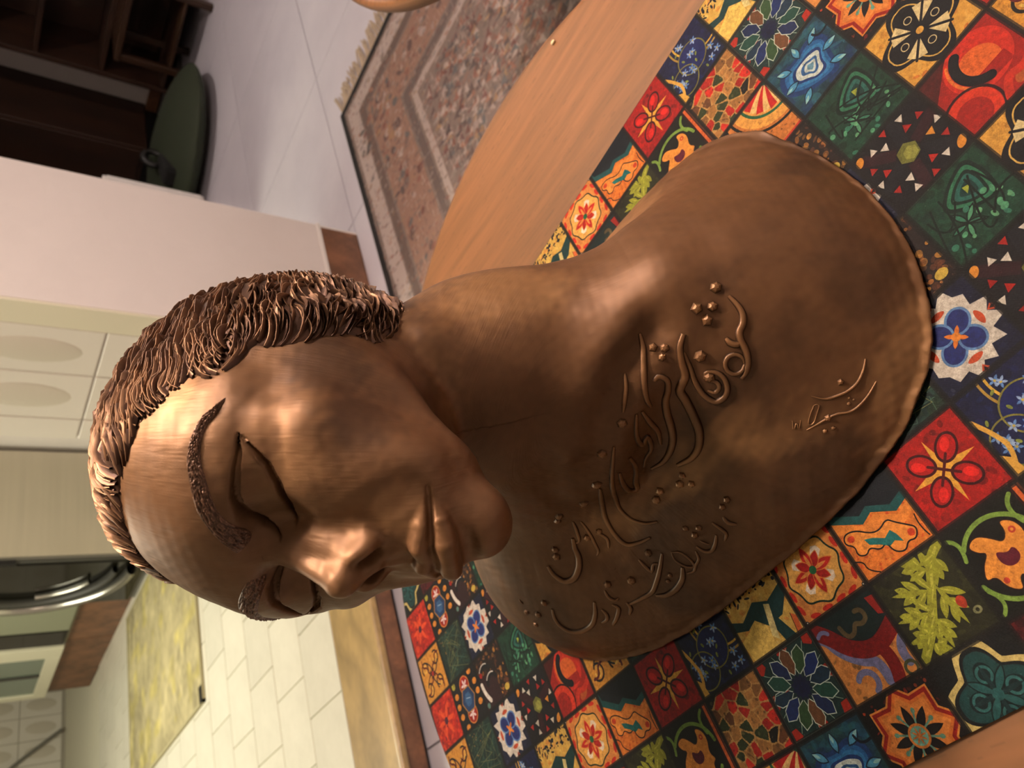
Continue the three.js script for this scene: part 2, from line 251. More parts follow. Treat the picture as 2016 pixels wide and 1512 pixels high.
// ---------------------------------------------------------------- tablecloth printed with a patchwork of old tiles
// The print repeats every 5 x 7 tiles. Each motif is drawn in a unit cell: a along the cloth, b across it.
const TILE = .048, clothTex = (() => {
  const S = 290, W = 5 * S, H = 7 * S, cv = document.createElement('canvas'); cv.width = W; cv.height = H;
  const c = cv.getContext('2d'), R = mulberry(4242), r2 = (a, b) => a + (b - a) * R();
  const pts = (l) => { c.beginPath(); l.forEach(([x, y], i) => (i ? c.lineTo(x, y) : c.moveTo(x, y))); c.closePath(); };
  const fill = (col, l) => { c.fillStyle = col; if (l) pts(l); c.fill(); };
  const line = (col, w, l, close) => { c.strokeStyle = col; c.lineWidth = w; c.lineJoin = c.lineCap = 'round'; if (l) { c.beginPath(); l.forEach(([x, y], i) => (i ? c.lineTo(x, y) : c.moveTo(x, y))); if (close) c.closePath(); } c.stroke(); };
  const disc = (col, x, y, r, q = r, a = 0) => { c.fillStyle = col; c.beginPath(); c.ellipse(x, y, r, q, a, 0, 7); c.fill(); };
  const ring = (col, w, x, y, r, a0 = 0, a1 = 6.3, q = r) => { c.strokeStyle = col; c.lineWidth = w; c.lineCap = 'round'; c.beginPath(); c.ellipse(x, y, r, q, 0, a0, a1); c.stroke(); };
  const smooth = (l, closed) => { c.beginPath(); const n = l.length, m = (i) => [(l[i % n][0] + l[(i + 1) % n][0]) / 2, (l[i % n][1] + l[(i + 1) % n][1]) / 2]; if (closed) { c.moveTo(...m(n - 1)); for (let i = 0; i < n; i++) c.quadraticCurveTo(...l[i], ...m(i)); c.closePath(); } else { c.moveTo(...l[0]); for (let i = 1; i < n - 1; i++) c.quadraticCurveTo(...l[i], ...(i < n - 2 ? m(i) : l[n - 1])); } };
  const curve = (col, w, l) => { smooth(l); c.strokeStyle = col; c.lineWidth = w; c.lineCap = 'round'; c.stroke(); };
  const blob = (col, l, out, w) => { smooth(l, true); c.fillStyle = col; c.fill(); if (out) { c.strokeStyle = out; c.lineWidth = w; c.stroke(); } };
  const bg = (col) => { c.fillStyle = col; c.fillRect(0, 0, 1, 1); };
  const specks = (cols, n, s0, s1, al = .5) => { for (let i = 0; i < n; i++) { c.globalAlpha = al * r2(.4, 1); disc(cols[Math.floor(R() * cols.length)], R(), R(), r2(s0, s1), r2(s0, s1), R() * 3); } c.globalAlpha = 1; };
  const polar = (n, f, x = .5, y = .5, a0 = 0) => Array.from({ length: n }, (_, i) => { const a = a0 + i / n * 2 * Math.PI, r = f(i, a); return [x + r * Math.cos(a), y + r * Math.sin(a)]; });
  const spin = (n, x, y, f, a0 = 0) => { for (let i = 0; i < n; i++) { c.save(); c.translate(x, y); c.rotate(a0 + i / n * 2 * Math.PI); f(i); c.restore(); } };
  const petal = (col, l, w, out, ow) => { c.beginPath(); c.moveTo(0, 0); c.quadraticCurveTo(l * .5, w, l, 0); c.quadraticCurveTo(l * .5, -w, 0, 0); c.fillStyle = col; c.fill(); if (out) { c.strokeStyle = out; c.lineWidth = ow; c.stroke(); } };
  const ink = '#0d0f14';
  const art = {
    red() { bg('#a51d14'); specks(['#7d120d', '#c42d1b', '#5a0d0b'], 90, .01, .06, .5); fill('#e0b350', [[.5, .12], [.54, .42], [.9, .5], [.56, .56], [.5, .9], [.45, .56], [.1, .5], [.44, .43]]); spin(4, .5, .5, () => { disc('#4a0a0c', .24, 0, .17, .125); disc('#b01d1a', .24, 0, .14, .098); disc('#d6352a', .27, .02, .08, .05); }, Math.PI / 4); line('#5a0c0d', .03, [[.38, .38], [.62, .62]]); line('#5a0c0d', .03, [[.62, .38], [.38, .62]]); },
    orangeteal() { bg('#d98a3c'); specks(['#c4502a', '#e8a655', '#d0532a', '#b8401f'], 240, .006, .028, .6);
      fill('#e39a4a', [[0, .5], [.2, .58], [.45, .42], [.62, .46], [1, .2], [1, .34], [.66, .6], [.48, .56], [.22, .7], [0, .62]]); fill('#1d5f5e', [[0, 0], [1, 0], [1, .2], [.62, .44], [.46, .38], [.2, .54], [0, .48]]); fill('#0e1a26', [[0, 0], [.96, 0], [.93, .13], [.6, .34], [.47, .29], [.22, .44], [0, .38]]);
      blob('#e7a14f', [[.3, .62], [.36, .54], [.5, .6], [.62, .56], [.74, .44], [.9, .4], [.96, .5], [.86, .58], [.9, .68], [.8, .74], [.72, .68], [.62, .78], [.52, .74], [.5, .88], [.38, .94], [.3, .86], [.2, .9], [.12, .8], [.2, .72]], ink, .016); fill('#1f7a78', [[.4, .66], [.5, .7], [.62, .62], [.72, .58], [.7, .66], [.6, .72], [.5, .8], [.42, .78], [.34, .84], [.36, .74]]); blob('#d0532a', [[.8, .46], [.9, .45], [.9, .52], [.82, .54]]); curve(ink, .014, [[.98, .72], [.88, .76], [.9, .88], [.78, .96]]); curve(ink, .014, [[.06, .68], [.1, .8], [.06, .94]]); blob('#d0532a', [[.16, .78], [.24, .76], [.26, .84], [.18, .86]]); },
    star() { bg('#dfa05a'); specks(['#cf7a3c', '#e8b46a'], 60, .01, .05, .4); spin(4, .5, .5, () => { for (const k of [-.3, -.1, .12, .3]) disc('#cf3f28', .44, k, .075, .032, 1.57 + k); disc('#1d2027', .46, -.46, .024); disc('#f3ead4', .46, -.46, .012); });
      const o = []; for (let i = 0; i < 16; i++) { const a = i / 16 * 6.283, r = i % 2 ? .355 : .43; o.push([.5 + r * Math.cos(a), .5 + r * Math.sin(a)]); } smooth(o, true); c.fillStyle = '#efc06e'; c.fill(); line('#22402c', .022); spin(4, .5, .5, () => fill('#f3e6d2', [[.1, -.05], [.27, -.07], [.3, 0], [.27, .07], [.1, .05]]), .785); spin(8, .5, .5, (i) => petal(i % 2 ? '#b92b22' : '#c9362a', i % 2 ? .24 : .31, .12, '#e8a04f', .01)); spin(4, .5, .5, () => petal('#e8a85c', .22, .045)); disc('#2d7a4e', .5, .5, .05); },
    yellowteal() { bg('#dcbc68'); specks(['#cba24e', '#efd892', '#d88a44', '#e3cd88'], 170, .01, .06, .5); for (let i = 0; i < 60; i++) { c.save(); c.translate(r2(.02, .98), r2(0, .3)); c.rotate(R() * 3); disc('#161f30', 0, 0, r2(.01, .05), r2(.006, .024)); c.restore(); }
      fill('#1a4a49', [[0, .36], [.3, .46], [.52, .36], [.8, .5], [1, .4], [1, .54], [.78, .62], [.62, .56], [.46, .72], [.2, .7], [0, .5]]); fill('#1a4a49', [[.3, .66], [.42, .7], [.34, 1], [.16, 1]]); fill('#efd27a', [[.5, .68], [.66, .6], [.98, .7], [.92, .98], [.5, .98]]); fill('#e3d59b', [[.3, .5], [.38, .46], [.5, .84], [.42, .92]]); fill('#dd7c44', [[.03, .8], [.1, .74], [.14, .98], [.06, .98]]); line('#5a3a1c', .01, [[.1, .74], [.14, .98]]); },
    blue() { bg('#18214a'); specks(['#0f1532', '#24306a', '#31508a'], 120, .01, .06, .5); ring('#b69a4a', .03, .1, .1, .58); ring('#d9b64f', .03, .1, .1, .5); disc('#1f2c66', .45, .5, .26); ring('#8d8a45', .02, .45, .5, .27); ring('#8d8a45', .02, .75, .7, .25); for (let i = 0; i < 16; i++) { const x = r2(.1, .9), y = r2(.1, .9); spin(5, x, y, () => petal(R() < .5 ? '#6f97c4' : '#9fb4cf', .07, .03)); disc('#c8b866', x, y, .014); } for (let i = 0; i < 8; i++) disc('#8f9a4b', R(), R(), .035, .018, R() * 3); curve('#dfb65c', .05, [[.98, .3], [.86, .55], [.84, .78], [.98, .98]]); fill('#dfb65c', [[.86, 1], [.9, .8], [1, .7], [1, 1]]); },
    palm() { bg('#14170f'); specks(['#0c0e0a', '#2a2d1c'], 40, .02, .06, .5); fill('#cf743b', [[0, .02], [.1, 0], [.1, 1], [0, 1]]); line('#43130f', .022, [[.115, 0], [.115, 1]]); line('#43130f', .015, [[.045, 0], [.045, 1]]); ring('#86a350', .05, .56, .52, .41, .3, 2.5); ring('#86a350', .05, .56, .52, .41, 3.3, 5.6); disc('#0e100b', .56, .52, .37); curve('#86a350', .045, [[.16, .06], [.3, .14], [.22, .34]]); curve('#86a350', .045, [[.98, .1], [.84, .16], [.93, .36]]); curve('#86a350', .04, [[.96, .95], [.82, .86], [.94, .7]]);
      blob('#e5a550', [[.26, .4], [.3, .26], [.42, .2], [.42, .32], [.5, .4], [.58, .3], [.7, .2], [.84, .26], [.78, .36], [.7, .4], [.82, .48], [.9, .62], [.78, .62], [.76, .76], [.64, .86], [.6, .74], [.54, .72], [.46, .86], [.34, .84], [.36, .7], [.26, .66], [.34, .56]], '#3a1a10', .012); blob('#6e1d36', [[.46, .46], [.54, .5], [.64, .42], [.66, .54], [.6, .62], [.5, .62], [.44, .56]]); disc('#c2513a', .36, .34, .035); disc('#e5a550', .36, .34, .016); disc('#c2513a', .72, .7, .03); },
    leaf() { bg('#33341a'); specks(['#26270f', '#46471f', '#55562a', '#1f200f'], 150, .015, .07, .6); const g = '#a0a33c', lt = '#bcbc58'; const comb = (x, y, a, l, n = 5) => { c.save(); c.translate(x, y); c.rotate(a); for (let i = 0; i < n; i++) { c.save(); c.translate(l * .12 * i, 0); c.rotate((i % 2 ? 1 : -1) * (.9 - .13 * i)); petal(g, l * (.62 - .05 * i), .085); petal(lt, l * (.4 - .04 * i), .02); c.restore(); } petal(g, l, .07); c.restore(); };
      curve(g, .1, [[.06, .06], [.22, .12], [.34, .3], [.5, .5], [.66, .72], [.96, .94]]); curve(lt, .03, [[.1, .08], [.24, .16], [.36, .34], [.52, .54], [.7, .76], [.9, .9]]); comb(.3, .24, -.75, .4); comb(.42, .4, -.35, .46); comb(.56, .58, -.2, .42); comb(.7, .76, -.1, .3, 4); comb(.16, .12, 1.0, .34, 4); comb(.36, .36, 1.7, .5); comb(.56, .62, 1.5, .36, 4); comb(.74, .84, 2.3, .22, 3); blob('#b4492c', [[.16, .62], [.24, .56], [.3, .64], [.22, .74]]); disc('#8d8f6a', .14, .78, .05, .04); disc('#33341a', .14, .78, .02); },
    swirl() { bg('#d79c58'); specks(['#c98744', '#e2b070'], 40, .02, .06, .4); fill('#17302f', [[0, 0], [1, 0], [.98, .1], [.7, .34], [.4, .5], [.1, .5], [0, .6]]); specks(['#101f20', '#3a2a1c'], 30, .01, .04, .4); curve('#8486a6', .12, [[1, .16], [.88, .2], [.8, .42], [.6, .62], [.4, .7], [.42, .92]]); curve('#8486a6', .1, [[.02, .62], [.14, .72], [.1, .86]]); curve('#861b16', .19, [[1, .04], [.82, .2], [.68, .42], [.46, .56], [.22, .56], [0, .44]]); curve('#861b16', .15, [[.32, .56], [.22, .74], [.32, .96]]); curve('#8486a6', .05, [[.94, .16], [.86, .1], [.8, .18]]); curve('#6e6040', .055, [[.62, .2], [.6, .34], [.48, .34], [.42, .24], [.34, .3], [.24, .26], [.26, .14], [.34, .14]]); ring('#8486a6', .07, .68, .84, .12, 2, 5.6); ring('#5a6040', .035, .12, .92, .07); fill('#9d2a1c', [[.02, .1], [.14, .08], [.1, .3], [0, .34]]); },
    starburst() { bg('#1d3f3c'); specks(['#142c2b', '#2c5a50'], 80, .01, .05, .5); for (const [x, y] of [[.07, .07], [.93, .07], [.07, .93], [.93, .93], [.5, .02], [.5, .98], [.02, .5], [.98, .5]]) fill('#b0371f', polar(5, () => .1, x, y, .4)); spin(12, .5, .5, (i) => { fill(['#1b3d52', '#1f3a70', '#41603c', '#7b5636', '#22365f', '#2a5a4c'][i % 6], [[.15, 0], [.25, .085], [.4, .085], [.48, 0], [.4, -.085], [.25, -.085]]); fill(i % 2 ? '#b0371f' : '#6b2a22', [[.17, .05], [.25, .1], [.22, .065]]); line('#d3dccb', .011, [[.14, 0], [.25, .085], [.4, .085], [.49, 0]]); line('#d3dccb', .011, [[.14, 0], [.25, -.085], [.4, -.085], [.49, 0]]); line('#a9bda6', .008, [[.25, .085], [.5, .2]]); }); fill('#121e46', polar(24, (i) => (i % 2 ? .11 : .16))); line('#9fb09a', .014, [[.02, .02], [.98, .02], [.98, .98], [.02, .98]], true); },
    mosaic() { bg('#4a2d1a'); const P = []; for (let i = 0; i < 42; i++) P.push([(i % 6 + r2(.1, .9)) / 6, (Math.floor(i / 6) + r2(.1, .9)) / 7, ['#b5301f', '#cf3c28', '#a98048', '#8f6a3c', '#b58a50', '#3d4a26', '#15140f', '#b02a1c', '#7b5230'][Math.floor(R() * 9)]]); for (let y = 0; y < 97; y++) for (let x = 0; x < 97; x++) { let a = 9, b = 9, k = null; for (const p of P) { const d = Math.hypot(p[0] - x / 96, p[1] - y / 96); if (d < a) { b = a; a = d; k = p; } else if (d < b) b = d; } c.fillStyle = b - a < .018 ? '#c4a064' : k[2]; c.fillRect(x / 96, y / 96, .0118, .0118); } specks(['#2a170c', '#d8b884', '#140c08'], 120, .004, .03, .35); },
    crimson() { bg('#5e1416'); specks(['#3c0d10', '#7c1c1a', '#2a0a0c'], 120, .02, .08, .6); ring('#29080b', .05, .4, .5, .22, 1, 5.4); ring('#8f2a1e', .05, .42, .5, .32, .6, 5); ring('#29080b', .05, .7, .3, .14, 3, 6.2); },
    quatrefoil() { bg('#15191a'); specks(['#0c0f10', '#2a2d22'], 60, .02, .06, .5); const q = (k) => polar(64, (i, a) => k * (.385 + .075 * Math.cos(4 * a) + .02 * Math.abs(Math.sin(4 * a)))); fill('#d8c888', q(1.22)); fill('#171c1c', q(1.02)); fill('#22504f', q(.92)); spin(4, .5, .5, () => { disc('#11292b', .2, 0, .12, .1); ring('#3c7471', .03, .2, 0, .075); petal('#183b3d', .3, .05); }); spin(4, .5, .5, () => petal('#2f6563', .3, .09, '#0f2325', .012), .785); disc('#2f6563', .5, .5, .06); },
    orangestar() { bg('#1d1613'); specks(['#b0371f', '#cf5c2c', '#8a2a1a'], 110, .008, .03, .9); const st = (r0, r1) => polar(16, (i) => (i % 2 ? r1 : r0)); fill('#d99a4c', st(.56, .42)); fill('#9f281a', st(.53, .395)); fill('#d98840', st(.47, .35)); fill('#e39c52', st(.42, .31)); spin(8, .5, .5, () => petal('#1f1815', .32, .1)); spin(8, .5, .5, () => { line('#76a594', .022, [[.13, 0], [.24, 0]]); disc('#76a594', .25, 0, .03, .024); }, .39); disc('#cf8a3e', .5, .5, .125); disc('#7fb0a0', .5, .5, .098); spin(8, .5, .5, () => petal('#c97f3a', .09, .02)); disc('#cf8a3e', .5, .5, .025); },
    marble() { bg('#234c58'); specks(['#1b3a49', '#2f6a74', '#24406e', '#37665a', '#3b7c8c'], 200, .02, .11, .6); const b = (k, x, y, s) => polar(9, (i) => k * (.2 + .06 * Math.sin(i * 2.4 + s)), x, y); for (const [k, col, s] of [[1.95, '#234678', 1], [1.6, '#2f6f9c', 1.1], [1.35, '#3f86ae', 1.2], [1.12, '#22437a', 1.4], [.92, '#cfd8ce', 1.6], [.62, '#3a6a96', 2], [.44, '#c6d0c8', 2.4], [.26, '#6f98a8', 2.8]]) blob(col, b(k, .5, .52, s)); for (const [x, y, a] of [[.14, .16, .5], [.86, .16, 2.4], [.14, .86, -.6], [.86, .86, 3.7], [.5, .06, 1.5], [.06, .52, 0], [.94, .5, 3.1]]) { c.save(); c.translate(x, y); c.rotate(a); petal('#5d9db4', .22, .1, '#152c44', .014); petal('#9cc4c0', .12, .04); c.restore(); } curve('#10182a', .03, [[.04, .3], [.2, .34], [.22, .2]]); },
    fan() { bg('#c98a48'); specks(['#5f3a1e', '#e0a860', '#a96530'], 220, .004, .022, .7); fill('#16130f', [[.8, 0], [1, 0], [1, 1], [.7, 1], [.9, .6]]); ring('#171a16', .04, 0, 0, .72, 0, 1.58); c.fillStyle = '#e3b060'; c.beginPath(); c.moveTo(0, 0); c.arc(0, 0, .66, 0, 1.58); c.fill(); ring('#2c6a48', .04, 0, 0, .5, 0, 1.58); for (let i = 0; i < 6; i++) { c.save(); c.rotate(i / 6 * 1.57 + .06); c.beginPath(); c.moveTo(.06, 0); c.quadraticCurveTo(.3, -.02, .46, .02); c.lineTo(.42, .13); c.quadraticCurveTo(.25, .08, .06, .02); c.fillStyle = i % 2 ? '#e9c98a' : '#bf2f28'; c.fill(); c.restore(); } disc('#2d7a5a', 0, 0, .07); line('#c2452c', .05, [[.02, .96], [.4, .96]]); },
    quatblack() { bg('#d7ab57'); specks(['#b9853c', '#e5c378', '#c4602e'], 90, .01, .05, .5); const q = (k) => polar(64, (i, a) => k * (.36 + .07 * Math.cos(4 * a) + .02 * Math.abs(Math.sin(4 * a)))); fill('#15161c', q(1.18)); line('#d9b766', .018, q(.98), true); fill('#15161c', q(.92)); spin(4, .5, .5, () => { fill('#e0cf9f', [[.07, 0], [.3, .12], [.34, 0], [.3, -.12]]); line('#15161c', .03, [[.08, 0], [.36, 0]]); }, .785); spin(4, .5, .5, () => { ring('#15161c', .045, .22, 0, .05, 0, 6.3, .04); ring('#e0cf9f', .012, .22, 0, .045); }); disc('#e0b25a', .5, .5, .045); },
    green() { bg('#1f4a38'); specks(['#15301f', '#2b5f49', '#1a3a34'], 160, .02, .08, .6); for (const [k, col] of [[.36, '#122a22'], [.3, '#3a7a5c'], [.24, '#16332a'], [.19, '#2f6d62'], [.12, '#1a4440']]) { blob(col, polar(9, (i) => k * (.8 + .22 * Math.cos(i * 2.1)), .38, .36)); } fill('#9aa341', [[.34, .33], [.42, .3], [.42, .4]]); spin(5, .62, .64, (i) => { petal(i % 2 ? '#5e9a78' : '#3f7d66', .2, .06, '#0f241c', .014); }); for (let i = 0; i < 16; i++) disc(['#5e9a78', '#41806a', '#6ea37c'][i % 3], r2(.08, .95), r2(.5, .96), r2(.02, .05), r2(.02, .04), R() * 3); for (let i = 0; i < 8; i++) curve('#0e2018', .022, [[R(), r2(.3, 1)], [R(), r2(.3, 1)], [R(), R()]]); line('#4c8a68', .02, [[.02, .02], [.98, .02]]); },
    ochre() { bg('#2b1f1c'); specks(['#c08a3f', '#d8a64e', '#7a4a26'], 120, .015, .05, .8); fill('#3a1f24', [[.4, .4], [1, .36], [1, 1], [.36, 1]]); for (const [x, y, r] of [[.7, .42, .2], [.55, .62, .18]]) { ring('#14171d', .09, x, y, r, 3.6, 6); ring('#d9d5cb', .025, x, y, r + .03, 4.2, 5.6); } curve('#e6e1d6', .09, [[.92, .5], [.9, .7], [.78, .84]]); disc('#a62c20', .86, .34, .05); disc('#c9b45a', .16, .86, .08, .06); disc('#6d8f84', .9, .9, .05); },
    gems() { bg('#1c1c22'); for (const y of [.22, .78]) { blob('#c98c45', polar(6, () => .21, .5, y, .5)); blob('#a3241d', polar(6, () => .18, .5, y, .5)); spin(5, .5, y, () => petal('#e8dcd8', .13, .05)); } fill('#b98e4a', polar(6, () => .27)); fill('#2b4c74', polar(6, () => .24)); fill('#456f92', polar(6, () => .14)); line('#b9c7d0', .014, [[.42, .5], [.56, .46]]); for (const [x, y] of [[.12, .3], [.88, .3], [.12, .7], [.88, .7], [.1, .5], [.9, .5], [.22, .06], [.78, .94]]) disc('#d79a44', x, y, .075, .06); disc('#a9a54a', .9, .08, .07); },
    redflame() { bg('#b5301d'); specks(['#d8502a', '#8f1f15', '#e2723a', '#9d2418'], 170, .02, .08, .7); spin(6, .5, .5, () => petal('#de6534', .34, .09)); blob('#5a2a44', polar(7, () => .08)); for (let i = 0; i < 7; i++) disc('#44284a', r2(.1, .9), r2(.1, .9), .025, .014, R() * 3); },
    redswirl() { bg('#a52a1c'); fill('#5a1a16', [[.55, 0], [1, 0], [1, .4]]); disc('#c8402a', .42, .36, .36); disc('#d9793a', .44, .42, .23); c.fillStyle = '#a52a1c'; c.fillRect(.2, .5, .5, .16); ring('#12141a', .11, .36, .34, .28, -.9, 1.25); ring('#d9863f', .035, .36, .34, .36, -.6, .9); ring('#cf4a2c', .1, .82, .8, .24, 2.2, 5.4); ring('#3a1214', .03, .82, .8, .31, 2.2, 5.4); disc('#b46a35', .26, .86, .12, .07, .5); curve('#c04028', .09, [[.02, .7], [.2, .84], [.4, .74], [.5, .96]]); },
    hextri() { bg('#14141a'); const tri = (x, y, s, a, col) => { c.save(); c.translate(x, y); c.rotate(a); fill(col, [[0, -s], [s * .87, s * .5], [-s * .87, s * .5]]); c.restore(); }; spin(6, .5, .5, (i) => { c.fillStyle = i % 2 ? '#3b1720' : '#1b1d26'; c.fillRect(.14, -.07, .42, .14); }, .3); spin(6, .5, .5, (i) => { const t = ['#d8d2c4', '#b3301f', '#d49a43', '#a62a1d', '#d8d2c4', '#b3301f'][i]; tri(.3, .04, .065, .4, t); tri(.42, -.09, .06, 2.4, '#a62a1d'); tri(.42, .13, .06, 1.2, '#d8d2c4'); }, .82); fill('#77793c', polar(6, () => .14, .5, .5, .3)); fill('#979a52', polar(6, () => .09, .48, .52, .3)); disc('#d49a43', .08, .9, .08, .05, .8); disc('#d49a43', .93, .1, .07, .05, .8); },
    flower() { bg('#1a2140'); specks(['#10162c', '#2b3358'], 60, .02, .06, .5); fill('#d9d3c6', polar(26, (i) => (i % 2 ? r2(.36, .44) : r2(.46, .56)))); specks(['#c4bcae', '#e6e1d6'], 20, .01, .03, .25); spin(4, .5, .5, () => { blob('#c2603c', [[.3, -.12], [.36, 0], [.3, .12], [.26, 0]]); fill('#c2603c', [[.4, 0], [.46, .045], [.52, 0], [.46, -.045]]); fill('#2b1a1a', [[.43, 0], [.46, .02], [.49, 0], [.46, -.02]]); }); spin(4, .5, .5, () => { disc('#6f93b8', .17, 0, .155, .14); disc('#2b3a78', .17, 0, .128, .112); }, .785); spin(4, .5, .5, () => petal('#d98a3c', .13, .05), .785); disc('#e09a44', .5, .5, .05); },
    darkgreen() { bg('#223f3a'); specks(['#182c2a', '#2d534b', '#3a4a30'], 160, .02, .09, .6); for (let i = 0; i < 26; i++) line(['#4e7060', '#8a8a58', '#16262a'][i % 3], .008, [[R(), R()], [R(), R()], [R(), R()]]); for (let i = 0; i < 10; i++) disc('#a5803f', r2(.5, .95), r2(.05, .5), .018, .01, R() * 3); },
    arabesque() { bg('#d2a04a'); specks(['#b8803a', '#e2bd6a'], 80, .01, .05, .5); for (const [x, y, s] of [[.25, .25, 1], [.75, .3, -1], [.3, .75, -1], [.75, .75, 1]]) { ring('#241c18', .035, x, y, .13, s > 0 ? .4 : 2.4, s > 0 ? 5 : 7); ring('#e0c06a', .03, x, y, .07, 0, 4.6); } for (let i = 0; i < 4; i++) spin(1, .5, .5, () => { curve('#6a1e1c', .04, [[0, 0], [.14, .08], [.26, -.04], [.42, .06], [.5, -.06]]); curve('#1d2430', .03, [[.06, -.08], [.2, -.14], [.34, -.1]]); }, i * 1.571 + .785); spin(8, .5, .5, () => petal('#241c18', .13, .04)); disc('#b0352a', .5, .5, .05); },
  };
  const A = ['darkgreen', 'arabesque', 'redswirl', 'hextri', 'flower'], B = ['gems', 'redflame', 'quatblack', 'green', 'ochre'];
  const rows = [A, ['red', 'orangeteal', 'star', 'yellowteal', 'blue'], ['palm', 'leaf', 'swirl', 'starburst', 'mosaic'], ['crimson', 'quatrefoil', 'orangestar', 'marble', 'fan'], B, A, B];
  rows.forEach((row, j) => row.forEach((n, i) => {
    c.save(); c.setTransform(S, 0, 0, -S, i * S, H - j * S); c.beginPath(); c.rect(0, 0, 1, 1); c.clip(); art[n]();
    c.globalAlpha = .8; c.lineWidth = .035; c.strokeStyle = '#14120f'; c.strokeRect(0, 0, 1, 1); c.globalAlpha = .6; c.lineWidth = .075; c.strokeRect(0, 0, 1, 1); c.globalAlpha = 1;
    specks(['#000', '#1a1208', '#fff2d0'], 130, .002, .008, .22); c.restore();
  }));
  // worn, slightly uneven ink
  const d = c.getImageData(0, 0, W, H); const nz = new Float32Array(65536); for (let i = 0; i < 65536; i++) nz[i] = tnoise((i & 255) / 256, (i >> 8) / 256, 24, 24, 3) * .5 + tnoise((i & 255) / 256, (i >> 8) / 256, 90, 90, 4) * .5;
  for (let y = 0; y < H; y++) for (let x = 0; x < W; x++) { const k = .54 + .4 * nz[(y & 255) * 256 + (x & 255)], o = (y * W + x) * 4; for (let q = 0; q < 3; q++) d.data[o + q] = Math.min(255, 255 * Math.pow(d.data[o + q] / 255, 1.35) * k); } c.putImageData(d, 0, 0);
  const t = new THREE.CanvasTexture(cv); t.colorSpace = THREE.SRGBColorSpace; t.wrapS = t.wrapT = THREE.RepeatWrapping; t.anisotropy = 8; return t;
})();
// tile coordinates (u, v) of the cloth -> the cloth's own space: x = u, z = -v in metres from the table's centre
const UC = 3.725, VC = 5.44, TURN = .10472;
{
  const g = tag(group('tablecloth', [0, TH, 0], TURN), 'cloth printed with a colourful patchwork of old tiles, under the bust', 'tablecloth');
  const R = .3995, v0 = 1.03, nu = 200, nv = 96, pos = [], uv = [], idx = [];
  const hang = .14, tk = .0007;
  const sheet = (lift, flip) => {
    const base = pos.length / 3;
    for (let j = 0; j <= nv; j++) for (let i = 0; i <= nu; i++) {
      const q = j / nv, z = (v0 + q * (10.68 - v0) - VC) * TILE, edge = Math.sqrt(Math.max(R * R - z * z, .0001)), L = edge + hang, s = (i / nu * 2 - 1) * L, a = Math.abs(s), r = .006;
      let x, y; const flat = edge - .001; if (a < flat) { x = a; y = 0; } else { const t = (a - flat) / r; if (t < Math.PI / 2) { x = flat + r * Math.sin(t); y = -r + r * Math.cos(t); } else { x = flat + r; y = -r - (a - flat - r * Math.PI / 2); } }
      const wave = y < -.006 ? .006 * Math.sin(z * 38) * clamp(-y * 14) : 0;
      const k = y < -.001 ? 1 : 0; pos.push(Math.sign(s) * (x + wave + lift * k), y + .0012 + lift * (1 - k) + .0002 * noise3(s * 60, 5, z * 60), -z);
      uv.push((UC + s / TILE) / 5, (VC + z / TILE) / 7);
    }
    for (let j = 0; j < nv; j++) for (let i = 0; i < nu; i++) { const a = base + j * (nu + 1) + i, b = a + 1, c = a + nu + 1, d = c + 1; if (flip) idx.push(a, c, b, b, c, d); else idx.push(a, b, c, b, d, c); }
    return base;
  };
  const t0 = sheet(tk, false), b0 = sheet(0, true), w = nu + 1;
  const rim = []; for (let i = 0; i < nu; i++) rim.push([i, i + 1]); for (let j = 0; j < nv; j++) rim.push([j * w + nu, (j + 1) * w + nu]); for (let i = nu; i > 0; i--) rim.push([nv * w + i, nv * w + i - 1]); for (let j = nv; j > 0; j--) rim.push([j * w, (j - 1) * w]);
  for (const [a, b] of rim) idx.push(t0 + a, b0 + a, t0 + b, t0 + b, b0 + a, b0 + b);
  const geo = new THREE.BufferGeometry(); geo.setAttribute('position', new THREE.Float32BufferAttribute(pos, 3)); geo.setAttribute('uv', new THREE.Float32BufferAttribute(uv, 2)); geo.setIndex(idx); geo.computeVertexNormals();
  const weave = dataTex(256, 256, (u, v) => { const k = 128 + 60 * Math.sin(u * 2 * Math.PI * 64) * Math.sin(v * 2 * Math.PI * 64) + 60 * (tnoise(u, v, 60, 60, 9) - .5); return [k, k, k]; }, false); weave.repeat.set(5, 7);
  part('cloth', geo, new THREE.MeshPhysicalMaterial({ color: 0xffffff, roughness: .7, specularIntensity: .3, map: clothTex, bumpMap: weave, bumpScale: .00025, side: THREE.DoubleSide }), g);
}
// ---------------------------------------------------------------- the bust: signed distances in centimetres
// ---- signed distance helpers (centimetres)
const hyp = Math.hypot, mn = Math.min, mx = Math.max;
const smin = (a, b, k) => { const h = mx(k - Math.abs(a - b), 0) / k; return mn(a, b) - h * h * k * 0.25; };
const smax = (a, b, k) => -smin(-a, -b, k);
const ell = (x, y, z, cx, cy, cz, rx, ry, rz) => {
  const a = (x - cx) / rx, b = (y - cy) / ry, c = (z - cz) / rz, k0 = Math.sqrt(a * a + b * b + c * c) + 1e-9;
  const k1 = Math.sqrt((a / rx) ** 2 + (b / ry) ** 2 + (c / rz) ** 2) + 1e-9;
  return k0 * (k0 - 1) / k1;
};
const cap = (x, y, z, ax, ay, az, ra, bx, by, bz, rb) => {
  const dx = bx - ax, dy = by - ay, dz = bz - az, px = x - ax, py = y - ay, pz = z - az;
  const t = mx(0, mn(1, (px * dx + py * dy + pz * dz) / (dx * dx + dy * dy + dz * dz + 1e-9)));
  return hyp(px - t * dx, py - t * dy, pz - t * dz) - (ra + (rb - ra) * t);
};
const chain = (x, y, z, P) => { let d = 1e9; for (let i = 1; i < P.length; i++) d = mn(d, cap(x, y, z, ...P[i - 1], ...P[i])); return d; };
